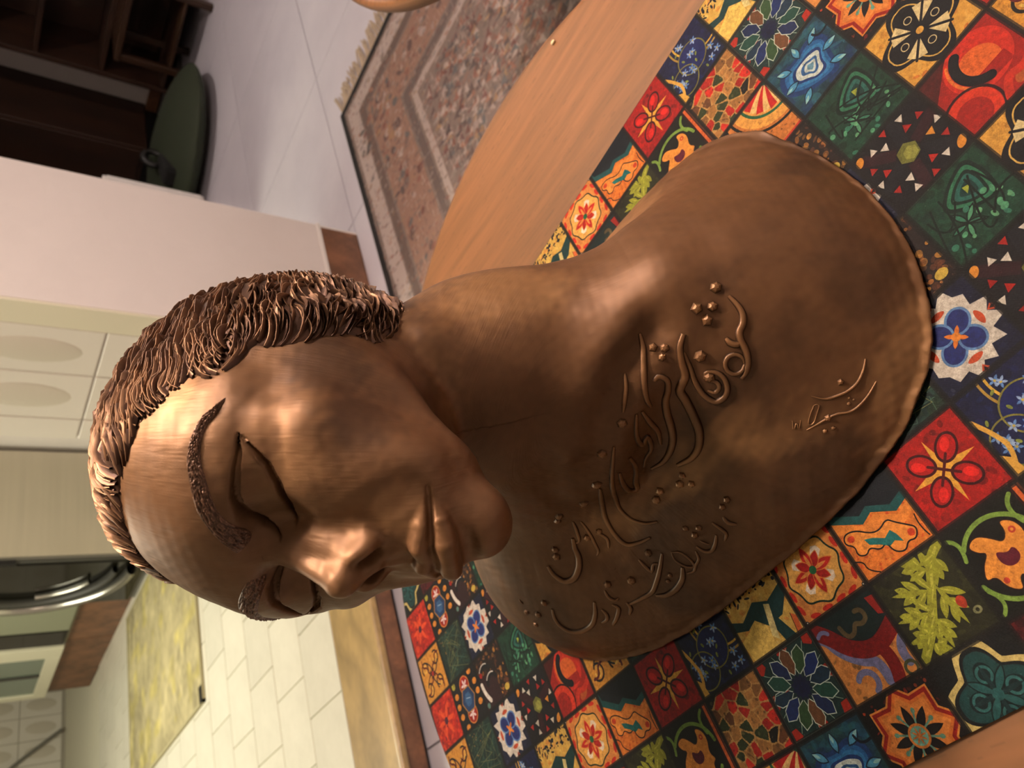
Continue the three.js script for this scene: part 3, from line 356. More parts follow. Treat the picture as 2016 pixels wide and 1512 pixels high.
// smooth curveOf through [key, value] pairs
const curveOf = (pts) => (t) => {
  const n = pts.length; if (t <= pts[0][0]) return pts[0][1]; if (t >= pts[n - 1][0]) return pts[n - 1][1];
  let i = 1; while (pts[i][0] < t) i++;
  const [x0, y0] = pts[i - 1], [x1, y1] = pts[i], h = x1 - x0, s = (t - x0) / h;
  const m0 = i > 1 ? (y1 - pts[i - 2][1]) / (x1 - pts[i - 2][0]) : (y1 - y0) / h, m1 = i < n - 1 ? (pts[i + 1][1] - y0) / (pts[i + 1][0] - x0) : (y1 - y0) / h;
  return (2 * s ** 3 - 3 * s * s + 1) * y0 + (s ** 3 - 2 * s * s + s) * h * m0 + (3 * s * s - 2 * s ** 3) * y1 + (s ** 3 - s * s) * h * m1;
};
// sparse surface nets: f over a box, cell h
function meshOf(f, lo, hi, h) {
  const B = 4, n = [0, 1, 2].map((i) => Math.ceil((hi[i] - lo[i]) / h / B) * B), [nx, ny, nz] = n;
  const sx = nx + 1, sy = ny + 1, sz = nz + 1, V = new Float32Array(sx * sy * sz).fill(NaN), act = [];
  for (let k = 0; k < nz; k += B) for (let j = 0; j < ny; j += B) for (let i = 0; i < nx; i += B) {
    const c = f(lo[0] + (i + B / 2) * h, lo[1] + (j + B / 2) * h, lo[2] + (k + B / 2) * h);
    if (Math.abs(c) > B * h * 0.87 * 1.35 + 0.12) continue;
    act.push(i, j, k);
    for (let c2 = k; c2 <= k + B; c2++) for (let b = j; b <= j + B; b++) for (let a = i; a <= i + B; a++) {
      const id = a + sx * (b + sy * c2);
      if (V[id] !== V[id]) V[id] = f(lo[0] + a * h, lo[1] + b * h, lo[2] + c2 * h);
    }
  }
  const id2v = new Map(), pos = [], idx = [];
  const off = [0, 1, sx, sx + 1, sx * sy, sx * sy + 1, sx * sy + sx, sx * sy + sx + 1];
  const E = [[0, 1], [2, 3], [4, 5], [6, 7], [0, 2], [1, 3], [4, 6], [5, 7], [0, 4], [1, 5], [2, 6], [3, 7]];
  const g = new Float64Array(8);
  for (let q = 0; q < act.length; q += 3) for (let k = act[q + 2]; k < act[q + 2] + B; k++) for (let j = act[q + 1]; j < act[q + 1] + B; j++) for (let i = act[q]; i < act[q] + B; i++) {
    const id = i + sx * (j + sy * k);
    let m = 0; for (let c = 0; c < 8; c++) { g[c] = V[id + off[c]]; if (g[c] < 0) m |= 1 << c; }
    if (m === 0 || m === 255) continue;
    let X = 0, Y = 0, Z = 0, w = 0;
    for (const [a, b] of E) if ((g[a] < 0) !== (g[b] < 0)) {
      const t = g[a] / (g[a] - g[b]), ax = a & 1, ay = (a >> 1) & 1, az = a >> 2;
      X += ax + t * ((b & 1) - ax); Y += ay + t * (((b >> 1) & 1) - ay); Z += az + t * ((b >> 2) - az); w++;
    }
    id2v.set(id, pos.length / 3);
    pos.push(lo[0] + (i + X / w) * h, lo[1] + (j + Y / w) * h, lo[2] + (k + Z / w) * h);
  }
  const dirs = [[1, sx, sx * sy], [sx, sx * sy, 1], [sx * sy, 1, sx]];
  for (const id of id2v.keys()) for (let d = 0; d < 3; d++) {
    const [du, dv, dw] = dirs[d], a = V[id], b = V[id + du];
    if ((a < 0) === (b < 0)) continue;
    const q0 = id2v.get(id), q1 = id2v.get(id - dv), q2 = id2v.get(id - dv - dw), q3 = id2v.get(id - dw);
    if (q1 === undefined || q2 === undefined || q3 === undefined) continue;
    if (a < 0) idx.push(q0, q1, q2, q0, q2, q3); else idx.push(q0, q2, q1, q0, q3, q2);
  }
  return { pos: new Float32Array(pos), idx: new Uint32Array(idx) };
}
// head frame: x to the left of the figure, y up, z forward, origin between the eyes, centimetres
const zfC = curveOf([[-11.6, -3.6], [-11.1, -2.2], [-10.3, -1.35], [-9.3, -1.2], [-8, -.75], [-6.5, -.35], [-5, -.2], [-3, -.5], [-1.2, -.7], [0.3, -.15], [1.6, .15], [3, .35], [5, .3], [6.5, -.5]]);
const awC = curveOf([[-11.6, 1.0], [-11, 1.7], [-10, 2.5], [-9, 3.1], [-8, 3.6], [-6, 4.5], [-4, 5.5], [-2, 6.4], [0, 6.8], [2, 6.95], [4, 7.0]]);
function headSDF(X, y, z) {
  const x = X < 0 ? -X * (1 + .3 * Math.exp(-(((y + 5.4) / 2.6) ** 2))) : X;
  let d = ell(x, y, z, 0, 1.9, -8.9, 7.15, 9.2, 9.15);
  d = smin(d, ell(x, y, z, 0, 3.6, -4.4, 6.0, 4.6, 4.75), 2);
  // face block
  const yy = mn(y, 5), zf = zfC(yy), a = awC(yy), zc = -8, q = z > zc ? ((x / a) ** 2.4 + ((z - zc) / (zf - zc)) ** 2.15) ** (1 / 2.28) : x / a;
  let s = (q - 1) * mn(a, zf - zc) * .8;
  const jl = -10.95 + .66 * mx(0, -2.2 - z) + .05 * x + .9 * mx(0, -4.5 - z);       // underside of the jaw
  s = smax(s, (jl - y) * .85, 1.5);
  s = smax(s, y - 3.5, 3); s = smax(s, -10 - z, 2);
  d = smin(d, s, 2.2);
  if (z < -7) return d;
  // cheekbones, cheeks, chin, brow
  d = smin(d, ell(x, y, z, 4.0, -2.6, -2.6, 2.1, 1.4, 1.6), 2.4);
  d = smin(d, ell(x, y, z, 2.7, -5.4, -2.3, 1.7, 2.4, 1.5), 2.2);
  d = smin(d, ell(x, y, z, 0, -9.85, -1.85, 1.25, .95, 1.15), 1.2);
  if (y > -2.5) d = smin(d, chain(x, y, z, [[1.2, .7, -.65, .55], [3.0, 1.6, -.95, .6], [4.8, 1.9, -1.95, .55], [6.1, 1.3, -3.5, .45]]), 2.0);
  // eye socket and ball
  d = smax(d, -ell(x, y, z, 1.7, -.7, 1.1, 1.2, .75, 1.45), 1.4);
  d = smax(d, -ell(x, y, z, 1.7, -1.1, .5, .9, 1.2, 1.15), 1.0);
  const ball = ell(x, y, z, 3.45, -.62, -2.35, 2.75, 1.35, 1.75);
  d = smin(d, ell(x, y, z, 3.6, .75, -2.35, 2.7, 1.15, 1.75), 1.1);
  d = smin(d, ball, .7);
  // nose
  if (x < 3.6 && y > -7.4 && y < 3) {
  let ns = chain(x, y, z, [[0, 1.0, -.75, .6], [0, -.6, -.15, .42], [0, -2.3, .95, .38], [0, -3.8, 1.85, .44]]);
  ns = smin(ns, chain(x, y, z, [[.4, -.2, -.95, .5], [.62, -2.6, .0, .62], [.62, -3.9, .5, .7]]), 1.0);
  ns = smin(ns, ell(x, y, z, 0, -4.15, 1.65, .72, .66, .82), .6);
  ns = smin(ns, ell(x, y, z, 1.12, -4.75, .45, .52, .72, 1.05), .75);
  ns = smin(ns, cap(x, y, z, 0, -4.6, 1.45, .36, 0, -5.6, .3, .36), .3);
  ns = smax(ns, -ell(x, y, z, .6, -5.3, .85, .32, .6, .75), .2);
  d = smin(d, ns, .8);
  d = smax(d, -chain(x, y, z, [[1.75, -3.9, .75, .03], [2.05, -4.4, .6, .1], [2.1, -5.1, .3, .14], [1.5, -5.75, .3, .1]]), .4);
  }
  // nasolabial hollow
  if (y > -10 && y < -2.5)
  d = smax(d, -chain(x, y, z, [[2.0, -4.3, .9, .3], [2.9, -5.8, .6, .35], [3.5, -7.3, -.2, .3]]), 1.1);
  // mouth
  if (y < -4) {
  d = smin(d, ell(x, y, z, 0, -7.2, -1.85, 1.9, 2.0, 1.75), 1.4);
  d = smax(d, -cap(x, y, z, 0, -5.9, .72, .14, 0, -6.9, .62, .24), .4);
  const up = chain(x, y, z, [[0, -7.42, .3, .38], [.6, -7.25, .34, .44], [1.5, -7.48, -.12, .36], [2.5, -7.7, -1.05, .1]]);
  const lo = chain(x, y, z, [[0, -8.52, .2, .64], [.7, -8.47, .16, .62], [1.55, -8.2, -.28, .42], [2.4, -7.8, -1.05, .08]]);
  d = smin(d, up, .3); d = smin(d, lo, .22);
  d = smax(d, -chain(x, y, z, [[0, -7.95, .78, .12], [.9, -7.85, .62, .13], [1.7, -7.82, -.15, .13], [2.5, -7.74, -.85, .12], [2.9, -7.7, -1.1, .04]]), .22);
  d = smax(d, -ell(x, y, z, 0, -9.3, .1, 1.3, .3, .62), .5);
  }
  // carved lid lines
  if (x > .5 && y > -2.2 && y < 1.2 && z > -4) {
    const L = (P) => { let b = 1e9; for (let i = 1; i < P.length; i++) { const [ax, ay, ra] = P[i - 1], [bx, by, rb] = P[i], dx = bx - ax, dy = by - ay, t = mx(0, mn(1, ((x - ax) * dx + (y - ay) * dy) / (dx * dx + dy * dy))); b = mn(b, hyp(x - ax - t * dx, y - ay - t * dy) - (ra + (rb - ra) * t)); } return b; };
    const u = L([[5.75, .16, .02], [5.1, .16, .12], [4.3, .34, .17], [3.4, .46, .18], [2.2, .32, .17], [1.35, -.12, .12], [.85, -.85, .03]]);
    const l = L([[5.65, .0, .02], [5.1, -.55, .1], [4.5, -1.05, .15], [3.6, -1.38, .16], [2.5, -1.4, .15], [1.75, -1.32, .1], [1.3, -1.55, .02]]);
    const g = mn(u, l);
    d = smax(d, -mx(g, -.34 - d), .12);
  }
  return d;
}
const HP = [18.052, 34.419, 29.025], HS = 1.008, HR = [[-.823296, .565666, -.046961], [-.324902, -.4018, .856151], [.465427, .720124, .514587]];
const toHead = (u, v, n) => { const a = (u - HP[0]) / HS, b = (v - HP[1]) / HS, c = (n - HP[2]) / HS; return [0, 1, 2].map((i) => HR[0][i] * a + HR[1][i] * b + HR[2][i] * c); };
const fromHead = (x, y, z) => [0, 1, 2].map((i) => HP[i] + HS * (HR[i][0] * x + HR[i][1] * y + HR[i][2] * z));
const A = (x, y, z, r) => [...fromHead(x, y, z), r];
const neckTop = A(.4, -3.5, -12.2, 4.6), neckMid = [15.6, 24.4, 14, 5.0], neckLow = [16.8, 25.6, 3, 6.0];
// superellipsoid mound
const mound = (u, v, n, c, r, e) => { const q = (Math.abs((u - c[0]) / r[0]) ** e + Math.abs((v - c[1]) / r[1]) ** e) ** (2 / e) + ((n - c[2]) / r[2]) ** 2; return (Math.sqrt(q) - 1) * r[2] * .8; };
function chestSDF(u, v, n) {
  let d = mound(u, v, n, [16.7, 25.5, -2.5], [21.2, 14.5, 9.2], u < 16.7 ? 3.3 : 2.5);
  d = smin(d, ell(u, v, n, 5.8, 26.5, .5, 8.0, 7.6, 7.2), 4);
  d = smin(d, ell(u, v, n, 27.5, 26.5, 2, 9.0, 8.0, 5.0), 4);
  const t = cap(u, v, n, ...neckMid.slice(0, 3), 5.6, 7.5, 25.5, 7.5, 3.4);
  d = smin(d, t, 8);
  d = smin(d, cap(u, v, n, ...neckMid.slice(0, 3), 5, 28, 26, 3.5, 2.6), 6);
  return d;
}
function neckSDF(u, v, n) {
  let d = smin(cap(u, v, n, ...neckTop, ...neckMid), cap(u, v, n, ...neckMid, ...neckLow), 2);
  const L = A(3.6, -5.6, -11.6, .9);
  d = smin(d, cap(u, v, n, ...L, 16.9, 30.4, 6.2, .8), 1.6);
  return d;
}
function bustSDF(u, v, n) {
  let d = n < 27 ? chestSDF(u, v, n) : 9 + n - 27;
  if (n > -1 && u > 4 && u < 34) d = smin(d, neckSDF(u, v, n), 2.6);
  const h = toHead(u, v, n);
  const hb = hyp(h[0], h[1] - .5, h[2] + 8) - 14;
  if (hb < 3) d = smin(d, headSDF(...h) * HS, .5);
  // valley between neck and breastplate, the cord of the neck, the pit of the throat
  if (n < 26 && n > 1 && v > 21.5 && v < 38 && u > -2 && u < 24) {
    d = smin(d, chain(u, v, n, [[5.0, 26.9, 9.6, .8], [7.6, 28.0, 10.6, 1.2], [10.2, 29.3, 11.2, 1.4], [12.6, 30.4, 10.8, 1.3], [14.8, 31.2, 9.4, .8]]), 3.4);
    d = smax(d, -chain(u, v, n, [[5.6, 29.3, 11.1, .05], [8.2, 30.6, 12.2, .15], [10.8, 32.2, 12.3, .2], [13.8, 33.3, 11.2, .2], [16, 33.7, 9.9, .2], [18.2, 33.9, 7.6, .1]]), 2.2);
    d = smax(d, -chain(u, v, n, [[11.7, 29.2, 20.7, .02], [12.8, 30.55, 18.8, .1], [13.2, 31.15, 17, .14], [13.5, 31.65, 15.2, .12], [14, 31.95, 13.2, .04]]), .5);
  }
  // rim left where the clay was cut off at the foot
  if (n < 1.2) { const w = .05 * Math.sin(u * 1.9) + .04 * Math.sin(v * 2.7 + u) + .03 * Math.sin(u * 6.1 + v * 4.3); d = smin(d, hyp(d, n - .35 - w) - .03 - w * .5, .3); }
  d += .022 * Math.sin(u * 1.7 + 1.3 * Math.sin(v * 1.1)) * Math.sin(v * 1.9 + n) * Math.sin(n * 1.6 + u * .7) + .008 * Math.sin(u * 5.1 + v * 2.2) * Math.sin(v * 4.3 - n * 3.1) * Math.sin(n * 4.9 + u);
  d = smax(d, -n, .12);
  return d;
}
const STROKES = [
  { width: 0.34, path: [[2.33,29.56,8.27],[2.39,30.05,7.96],[2.55,30.55,7.7],[2.91,30.96,7.6],[3.3,31.18,7.67],[3.58,31.48,7.57],[3.85,31.95,7.23],[4.3,32.45,6.95],[4.82,32.73,6.87],[5.17,32.8,6.91]] },
  { width: 0.32, path: [[3.94,31.11,8.11],[4.01,31.36,7.92],[3.86,31.6,7.6],[3.6,31.59,7.47]] },
  { width: 0.24, path: [[4.45,32.42,7.06],[4.83,32.58,7.05],[5.17,32.5,7.23],[5.25,32.25,7.53],[5.04,31.96,7.76],[4.65,31.81,7.78],[4.33,31.88,7.57],[4.24,32.13,7.28],[4.45,32.42,7.06]] },
  { width: 0.32, path: [[6.31,28.92,11.31],[6.8,29.46,11],[7.47,30.19,10.86],[8.21,30.95,10.68],[8.86,31.4,10.23],[9.22,31.57,9.73]] },
  { width: 0.44, path: [[4.98,30.05,9.76],[5.63,30.39,9.72],[6.27,30.92,9.37],[6.8,31.35,8.93],[7.69,31.59,8.74],[8.03,31.93,8.24],[8.63,32.5,7.45],[9.32,33.04,6.71],[10.3,33.37,6.11],[11.22,33.41,5.87],[12.36,33.12,5.9]] },
  { width: 0.3, path: [[5.74,30.65,9.49],[6.27,31.26,8.92],[6.8,31.77,8.38],[7.15,32.36,7.72],[7.08,32.81,7.2],[6.56,32.91,7.06],[6.03,32.72,7.19],[5.67,32.32,7.57],[5.68,31.97,7.95],[6,31.76,8.26],[6.31,31.9,8.18]] },
  { width: 0.24, path: [[6.35,32.04,8.02],[6.1,32.24,7.76],[6.22,32.49,7.5],[6.64,32.55,7.48],[6.8,32.29,7.79]] },
  { width: 0.24, path: [[8.3,30.1,11.59],[8.79,30.61,11.41],[9.4,31.02,11.28],[10.02,31.39,11.14]] },
  { width: 0.39, path: [[7.81,30.98,10.26],[7.5,30.91,10.17],[7.46,31.13,9.67],[7.91,31.36,9.34],[8.56,31.55,9.12],[9.32,31.81,8.54],[10.04,32.13,7.81],[10.84,32.41,7.15],[11.86,32.55,6.64],[12.89,32.53,6.42],[13.64,32.42,6.63]] },
  { width: 0.28, path: [[9.58,31.63,10.19],[10.17,31.83,9.22],[10.75,31.96,8.18],[11.63,32.17,7.31]] },
  { width: 0.29, path: [[9.81,31.65,10.43],[10.67,31.95,9.98],[11.49,32.11,9.27],[11.87,32.05,8.56],[11.24,31.98,8.76],[11.76,32.01,7.97],[12.24,32.1,7.6],[12.91,32.17,7.52],[13.59,32.32,7.23]] },
  { width: 0.27, path: [[12.08,32.15,10.72],[13.21,32.42,10.13],[14.7,32.71,9.23],[16.72,32.4,7.26],[17.65,32.65,6.24],[17.87,33.21,5.48],[17.4,33.84,5.06],[16.59,34.28,4.83]] },
  { width: 0.31, path: [[15.54,32.53,9.46],[17.83,32.12,7.4],[19.11,32.46,6.3],[19.67,33.11,5.55],[19.62,33.97,5.03],[18.88,34.35,4.77],[17.85,34.63,4.66]] },
  { width: 0.32, path: [[12.69,32.41,9.17],[13.53,32.4,8.07],[14.62,32.54,7.29],[15.45,32.62,6.57],[15.65,32.57,6.95],[14.52,32.74,8.58],[13.84,32.63,9.23]] },
  { width: 0.25, path: [[13.02,36.36,3.58],[13.11,36.73,3.29],[12.82,37.06,3.05]] },
  { width: 0.21, path: [[13.84,36.22,3.69],[13.78,36.69,3.33],[13.82,37.04,3.02],[14.31,37.24,2.87]] },
  { width: 0.24, path: [[14.32,36.8,3.26],[14.9,37.08,3.04],[15.46,37.19,2.95],[15.84,36.95,3.15],[15.91,36.56,3.46]] },
  { width: 0.13, path: [[15.43,36.44,3.51],[15.19,36.91,3.17]] },
  { width: 0.15, path: [[17.51,35.95,3.9],[17.07,36.23,3.7],[16.96,36.85,3.26],[17.16,37.21,2.97],[17.6,36.92,3.22],[17.77,36.32,3.63],[17.51,35.95,3.9]] },
  { width: 0.19, path: [[16.21,36.7,3.35],[16.52,37.08,3.04],[17.06,37.22,2.95],[17.44,37.37,2.82],[17.97,37.25,2.94]] },
  { width: 0.36, path: [[17.82,36.88,3.23],[18.54,37.27,2.87],[19.59,37.42,2.66],[20.45,37.34,2.73],[21.11,37.01,2.94]] },
  { width: 0.22, path: [[19.77,35.03,4.42],[19.79,35.58,4.09],[19.74,35.96,3.82],[19.19,35.76,3.97],[18.9,35.9,3.89]] },
  { width: 0.3, path: [[18.1,35.66,4.05],[19.06,36.14,3.73],[20.19,36.54,3.4],[21.04,36.72,3.18],[22.05,36.62,3.26],[23.18,36.43,3.42]] },
  { width: 0.25, path: [[23.19,36.26,3.59],[23.32,36.58,3.27],[23.95,36.79,3.03]] },
  { width: 0.21, path: [[23.52,35.07,4.67],[23.77,35.5,4.31],[23.6,35.82,4.01],[23.29,35.83,3.99]] },
  { width: 0.28, path: [[24.12,35.86,3.98],[23.99,36.17,3.68],[24.64,36.43,3.39],[25.72,36.6,3.1]] },
  { width: 0.25, path: [[25.04,35.69,4.17],[25.13,36.02,3.83],[25.53,36.21,3.58],[26.13,36.16,3.6]] },
  { width: 0.34, path: [[24.9,35.18,4.63],[25.76,35.64,4.19],[26.83,35.88,3.85],[27.96,35.73,3.83],[28.85,35.28,4.1],[29.06,34.7,4.64],[28.78,34.19,5.12],[28.21,33.8,5.52]] },
  { width: 0.12, path: [[30.21,31.79,6.42],[30.27,32.2,6.15]] },
  { width: 0.24, path: [[20.46,31.57,7.8],[21.17,31.87,7.1],[21.79,32.25,6.68],[22.11,32.22,6.74]] },
  { width: 0.4, path: [[21.88,31.98,7.01],[22.46,32.38,6.64],[22.86,32.86,6.26],[23.53,33.28,6.01],[24.51,33.5,5.92],[25.23,33.26,6.13],[25.42,32.6,6.62],[25.18,32.05,7.08]] },
  { width: 0.21, path: [[20.17,31.77,7.42],[20.71,32.2,6.61],[21.03,32.61,6.19],[21.27,32.97,5.93],[21.45,33.27,5.73],[21.8,33.41,5.69]] },
  { width: 0.21, path: [[20.52,32.49,6.21],[20.35,32.76,5.9],[20.36,33.12,5.63],[20.76,33.5,5.45]] },
  { width: 0.15, path: [[0.87,34.82,2.74],[1.33,35.18,2.71],[1.9,35.46,2.74],[2.44,35.58,2.93],[3.03,35.52,3.25],[3.57,35.32,3.6],[3.86,34.93,4.14]] },
  { width: 0.13, path: [[1.43,35.84,2.07],[2.08,36.1,2.14],[2.77,36.29,2.31],[3.34,36.32,2.55],[3.75,36.13,2.87],[4.02,36.06,3.04],[4.33,36.02,3.18],[4.72,35.99,3.33],[5.47,35.92,3.58]] },
  { width: 0.08, path: [[4.17,35.29,3.86],[4.72,35.53,3.81],[5.15,35.8,3.65],[4.98,35.86,3.54],[4.42,35.63,3.62],[3.97,35.37,3.71],[4.17,35.29,3.86]] },
  { width: 0.09, path: [[5.51,35.28,4.22],[5.88,35.57,3.97],[5.45,35.43,4.05],[5.71,35.7,3.83],[5.21,35.45,3.98]] },
];
const MARKS = [
  { at: [2.39, 28.93, 8.76], r: 0.32 },
  { at: [3.6, 29.44, 9.53], r: 0.32 },
  { at: [3.13, 29.66, 8.87], r: 0.28 },
  { at: [3.78, 30.07, 8.99], r: 0.32 },
  { at: [6.49, 29.7, 10.63], r: 0.26 },
  { at: [6.14, 30.03, 10.23], r: 0.26 },
  { at: [6.57, 30.32, 10.26], r: 0.23 },
  { at: [5.44, 31.13, 8.79], r: 0.34 },
  { at: [10.58, 31.72, 10.99], r: 0.29 },
  { at: [12.85, 32.07, 11.04], r: 0.3 },
  { at: [6.1, 31.98, 8.05], r: 0.31 },
  { at: [18.05, 31.81, 8.62], r: 0.31 },
  { at: [15.24, 32.47, 9.9], r: 0.31 },
  { at: [12.75, 33.56, 5.44], r: 0.24 },
  { at: [13.37, 33.73, 5.24], r: 0.28 },
  { at: [12.79, 34.15, 5], r: 0.24 },
  { at: [14.73, 33.28, 5.5], r: 0.29 },
  { at: [15.41, 33.44, 5.39], r: 0.29 },
  { at: [11.96, 35.88, 3.88], r: 0.23 },
  { at: [12.53, 36, 3.83], r: 0.22 },
  { at: [15.44, 35.56, 4.14], r: 0.2 },
  { at: [14.76, 35.98, 3.86], r: 0.22 },
  { at: [15.35, 36.11, 3.78], r: 0.24 },
  { at: [18.98, 36.74, 3.28], r: 0.18 },
  { at: [19.45, 36.89, 3.16], r: 0.17 },
  { at: [18.85, 35.13, 4.33], r: 0.27 },
  { at: [21.44, 35.6, 4.1], r: 0.31 },
  { at: [22.95, 34.96, 4.73], r: 0.28 },
  { at: [28.29, 33.21, 5.94], r: 0.26 },
  { at: [29.84, 33.31, 5.55], r: 0.27 },
  { at: [30.74, 32.59, 5.75], r: 0.24 },
  { at: [31.2, 33.42, 4.98], r: 0.21 },
  { at: [21.18, 32.4, 6.44], r: 0.28 },
  { at: [20.24, 32.52, 6.14], r: 0.22 },
  { at: [20.23, 31.3, 8.95], r: 0.29 },
  { at: [20.8, 31.29, 8.68], r: 0.24 },
  { at: [23.52, 31.78, 7.36], r: 0.27 },
  { at: [23.97, 32.05, 7.08], r: 0.32 },
  { at: [2.42, 35.13, 3.38], r: 0.18 },
  { at: [2.81, 35.84, 2.83], r: 0.09 },
  { at: [3.06, 36.03, 2.75], r: 0.11 },
  { at: [2.76, 36.01, 2.64], r: 0.07 },
  { at: [4.93, 36.39, 2.99], r: 0.13 },
  { at: [4.55, 36.48, 2.79], r: 0.12 },
  { at: [4.27, 36.03, 3.16], r: 0.2 },
];
// ---------------------------------------------------------------- the bust: meshes
{
  const BU = 17, BV = 26, LIFT = .0021, ba = (BU / 100 - UC * TILE), bb = (BV / 100 - VC * TILE);
  const bust = tag(group('bust_sculpture', [ba * Math.cos(TURN) - bb * Math.sin(TURN), TH + LIFT, -(bb * Math.cos(TURN) + ba * Math.sin(TURN))], TURN), 'bronze coloured clay bust with closed eyes, short wavy hair and raised script on its chest', 'sculpture');
  const toLocal = (P) => { for (let i = 0; i < P.length; i += 3) { const u = P[i], v = P[i + 1], n = P[i + 2]; P[i] = (u - BU) / 100; P[i + 1] = n / 100; P[i + 2] = -(v - BV) / 100; } return P; };
  const grad = (f, u, v, n, e = .03) => { const a = f(u + e, v - e, n - e), b = f(u - e, v - e, n + e), c = f(u - e, v + e, n - e), d = f(u + e, v + e, n + e), x = a - b - c + d, y = -a - b + c + d, z = -a + b - c + d, l = Math.hypot(x, y, z) || 1; return [x / l, y / l, z / l]; };
  const lerp3 = (a, b, t) => [mix(a[0], b[0], t), mix(a[1], b[1], t), mix(a[2], b[2], t)];
  // paint: brown bronze rubbed with gold, darker where the brush left it thin (linear values)
  const BROWN = [.16, .076, .031], DEEP = [.062, .030, .013], GOLD = [.43, .232, .105], RED = [.145, .06, .026];
  function paint(u, v, n) {
    const a = fbm(u * .16 + 3, v * .16, n * .16, 4), b = fbm(u * .11 + 40, v * .13, n * .2 + 9, 3), s = noise3(u * .5 + n * 2.2, v * 2.4 - n * .6, n * .9 + u), h = toHead(u, v, n);
    let c = lerp3(BROWN, DEEP, sstep(.5, .72, a) * .7); c = lerp3(c, GOLD, sstep(.5, .74, b + .12 * (s - .5)) * .6); c = lerp3(c, RED, sstep(.55, .75, fbm(u * .09 + 11, v * .09 + 5, n * .09, 3)) * .5);
    // patches, part worn paint and part light and shade put into the colour: dark on the side of the cheek and the temple, rubbed on cheekbone, lid, hairline, nose and throat
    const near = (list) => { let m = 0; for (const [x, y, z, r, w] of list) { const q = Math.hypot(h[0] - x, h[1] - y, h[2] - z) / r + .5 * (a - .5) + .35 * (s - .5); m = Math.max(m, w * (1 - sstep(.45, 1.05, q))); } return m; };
    const face = sstep(.2, .8, sstep(-9, -5, h[2]) * sstep(-12.5, -10, h[1]) * sstep(9, 7, Math.abs(h[0])) + .3 * (a - .5)); c = lerp3([c[0] * .76, c[1] * .74, c[2] * .66], GOLD, .22 * face);  // darker body and golder face stand in for stronger light on the face
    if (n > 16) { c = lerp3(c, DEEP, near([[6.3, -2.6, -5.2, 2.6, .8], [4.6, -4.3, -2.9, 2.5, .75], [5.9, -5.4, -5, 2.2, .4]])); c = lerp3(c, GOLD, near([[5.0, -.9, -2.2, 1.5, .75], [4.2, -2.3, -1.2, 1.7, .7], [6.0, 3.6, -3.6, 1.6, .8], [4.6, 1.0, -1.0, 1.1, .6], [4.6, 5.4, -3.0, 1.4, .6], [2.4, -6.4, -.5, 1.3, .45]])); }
    const k = .9 + .2 * noise3(u * 3.1, v * 3.1, n * 3.1);
    return [c[0] * k, c[1] * k, c[2] * k, h];
  }
  const streak = dataTex(512, 512, (u, v) => { const k = 128 + 90 * (tnoise(u, v, 24, 220, 71) - .5) + 70 * (tnoise(u, v, 60, 480, 72) - .5) + 50 * (tnoise(u, v, 40, 40, 73) - .5); return [k, k, k]; }, false);
  const bronze = (extra) => new THREE.MeshPhysicalMaterial({ color: 0xffffff, vertexColors: true, metalness: .45, roughness: .5, ...extra });
  const skinMat = bronze({ bumpMap: streak, bumpScale: .0002 }), hairMat = bronze({ metalness: .6, roughness: .46 }), relief = bronze({ roughness: .42 }), facets = bronze({ roughness: .42, flatShading: true });
  {
    const m = meshOf(bustSDF, [-7, 8, -.36], [42, 43, 41], .12), P = m.pos, nv = P.length / 3, N = new Float32Array(nv * 3), C = new Float32Array(nv * 3), U = new Float32Array(nv * 2);
    for (let i = 0; i < nv; i++) {
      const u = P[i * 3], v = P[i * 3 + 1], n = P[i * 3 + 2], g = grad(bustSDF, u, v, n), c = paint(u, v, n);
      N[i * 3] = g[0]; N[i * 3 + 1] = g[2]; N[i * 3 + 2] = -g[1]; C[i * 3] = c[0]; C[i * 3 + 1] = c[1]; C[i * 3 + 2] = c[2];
      const h = toHead(u, v, n), t = sstep(14, 23, n), a = mix(Math.atan2(u - 17, v - 23), Math.atan2(-h[0], h[2] + 8), t); U[i * 2] = mix(n, h[1] + 30, t) * .04 + a * .12; U[i * 2 + 1] = a * .45;
    }
    const g = new THREE.BufferGeometry(); g.setAttribute('position', new THREE.BufferAttribute(toLocal(P), 3)); g.setAttribute('normal', new THREE.BufferAttribute(N, 3)); g.setAttribute('color', new THREE.BufferAttribute(C, 3)); g.setAttribute('uv', new THREE.BufferAttribute(U, 2)); g.setIndex(new THREE.BufferAttribute(m.idx, 1));
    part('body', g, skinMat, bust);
  }
  const put = (name, pos, col, idx, mat, smoothN = true) => { const g = new THREE.BufferGeometry(); g.setAttribute('position', new THREE.BufferAttribute(toLocal(Float32Array.from(pos)), 3)); g.setAttribute('color', new THREE.BufferAttribute(Float32Array.from(col), 3)); g.setIndex(idx); g.computeVertexNormals(); return part(name, g, mat, bust); };
  // hair: a cap over the skull, then combed locks laid over it from the hairline backwards
  const yHair = curveOf([[0, 6.9], [1.8, 6.85], [3, 6.5], [4, 6.15], [5, 5.7], [5.7, 4.95], [6.4, 3.95], [6.9, 2.9], [7.3, 1], [8.6, -5]]), zHair = curveOf([[-4, -8.2], [-2.8, -7.7], [-2.2, -7.2], [-1, -6.2], [0, -5.85], [1.2, -5.6], [3, -5.1], [5, -4.2]]), yNape = curveOf([[-17, -5.2], [-12, -4.6], [-8.3, -4], [-6, -3.6]]);
  const inHair = (x, y, z) => Math.min(Math.max((y - yHair(Math.abs(x))) / Math.hypot(1, (yHair(Math.abs(x) + .2) - yHair(Math.abs(x) - .2)) / .4), (zHair(Math.min(y, 5)) - z) * .9), y - yNape(z));
  const capLift = (q) => .5 * sstep(.1, 1.7, q) + .3 * sstep(2, 5.5, q);
  const capSDF = (x, y, z) => { const q = inHair(x, y, z); return smax(headSDF(x, y, z) - capLift(q) - .04, -q * .7, .12); };
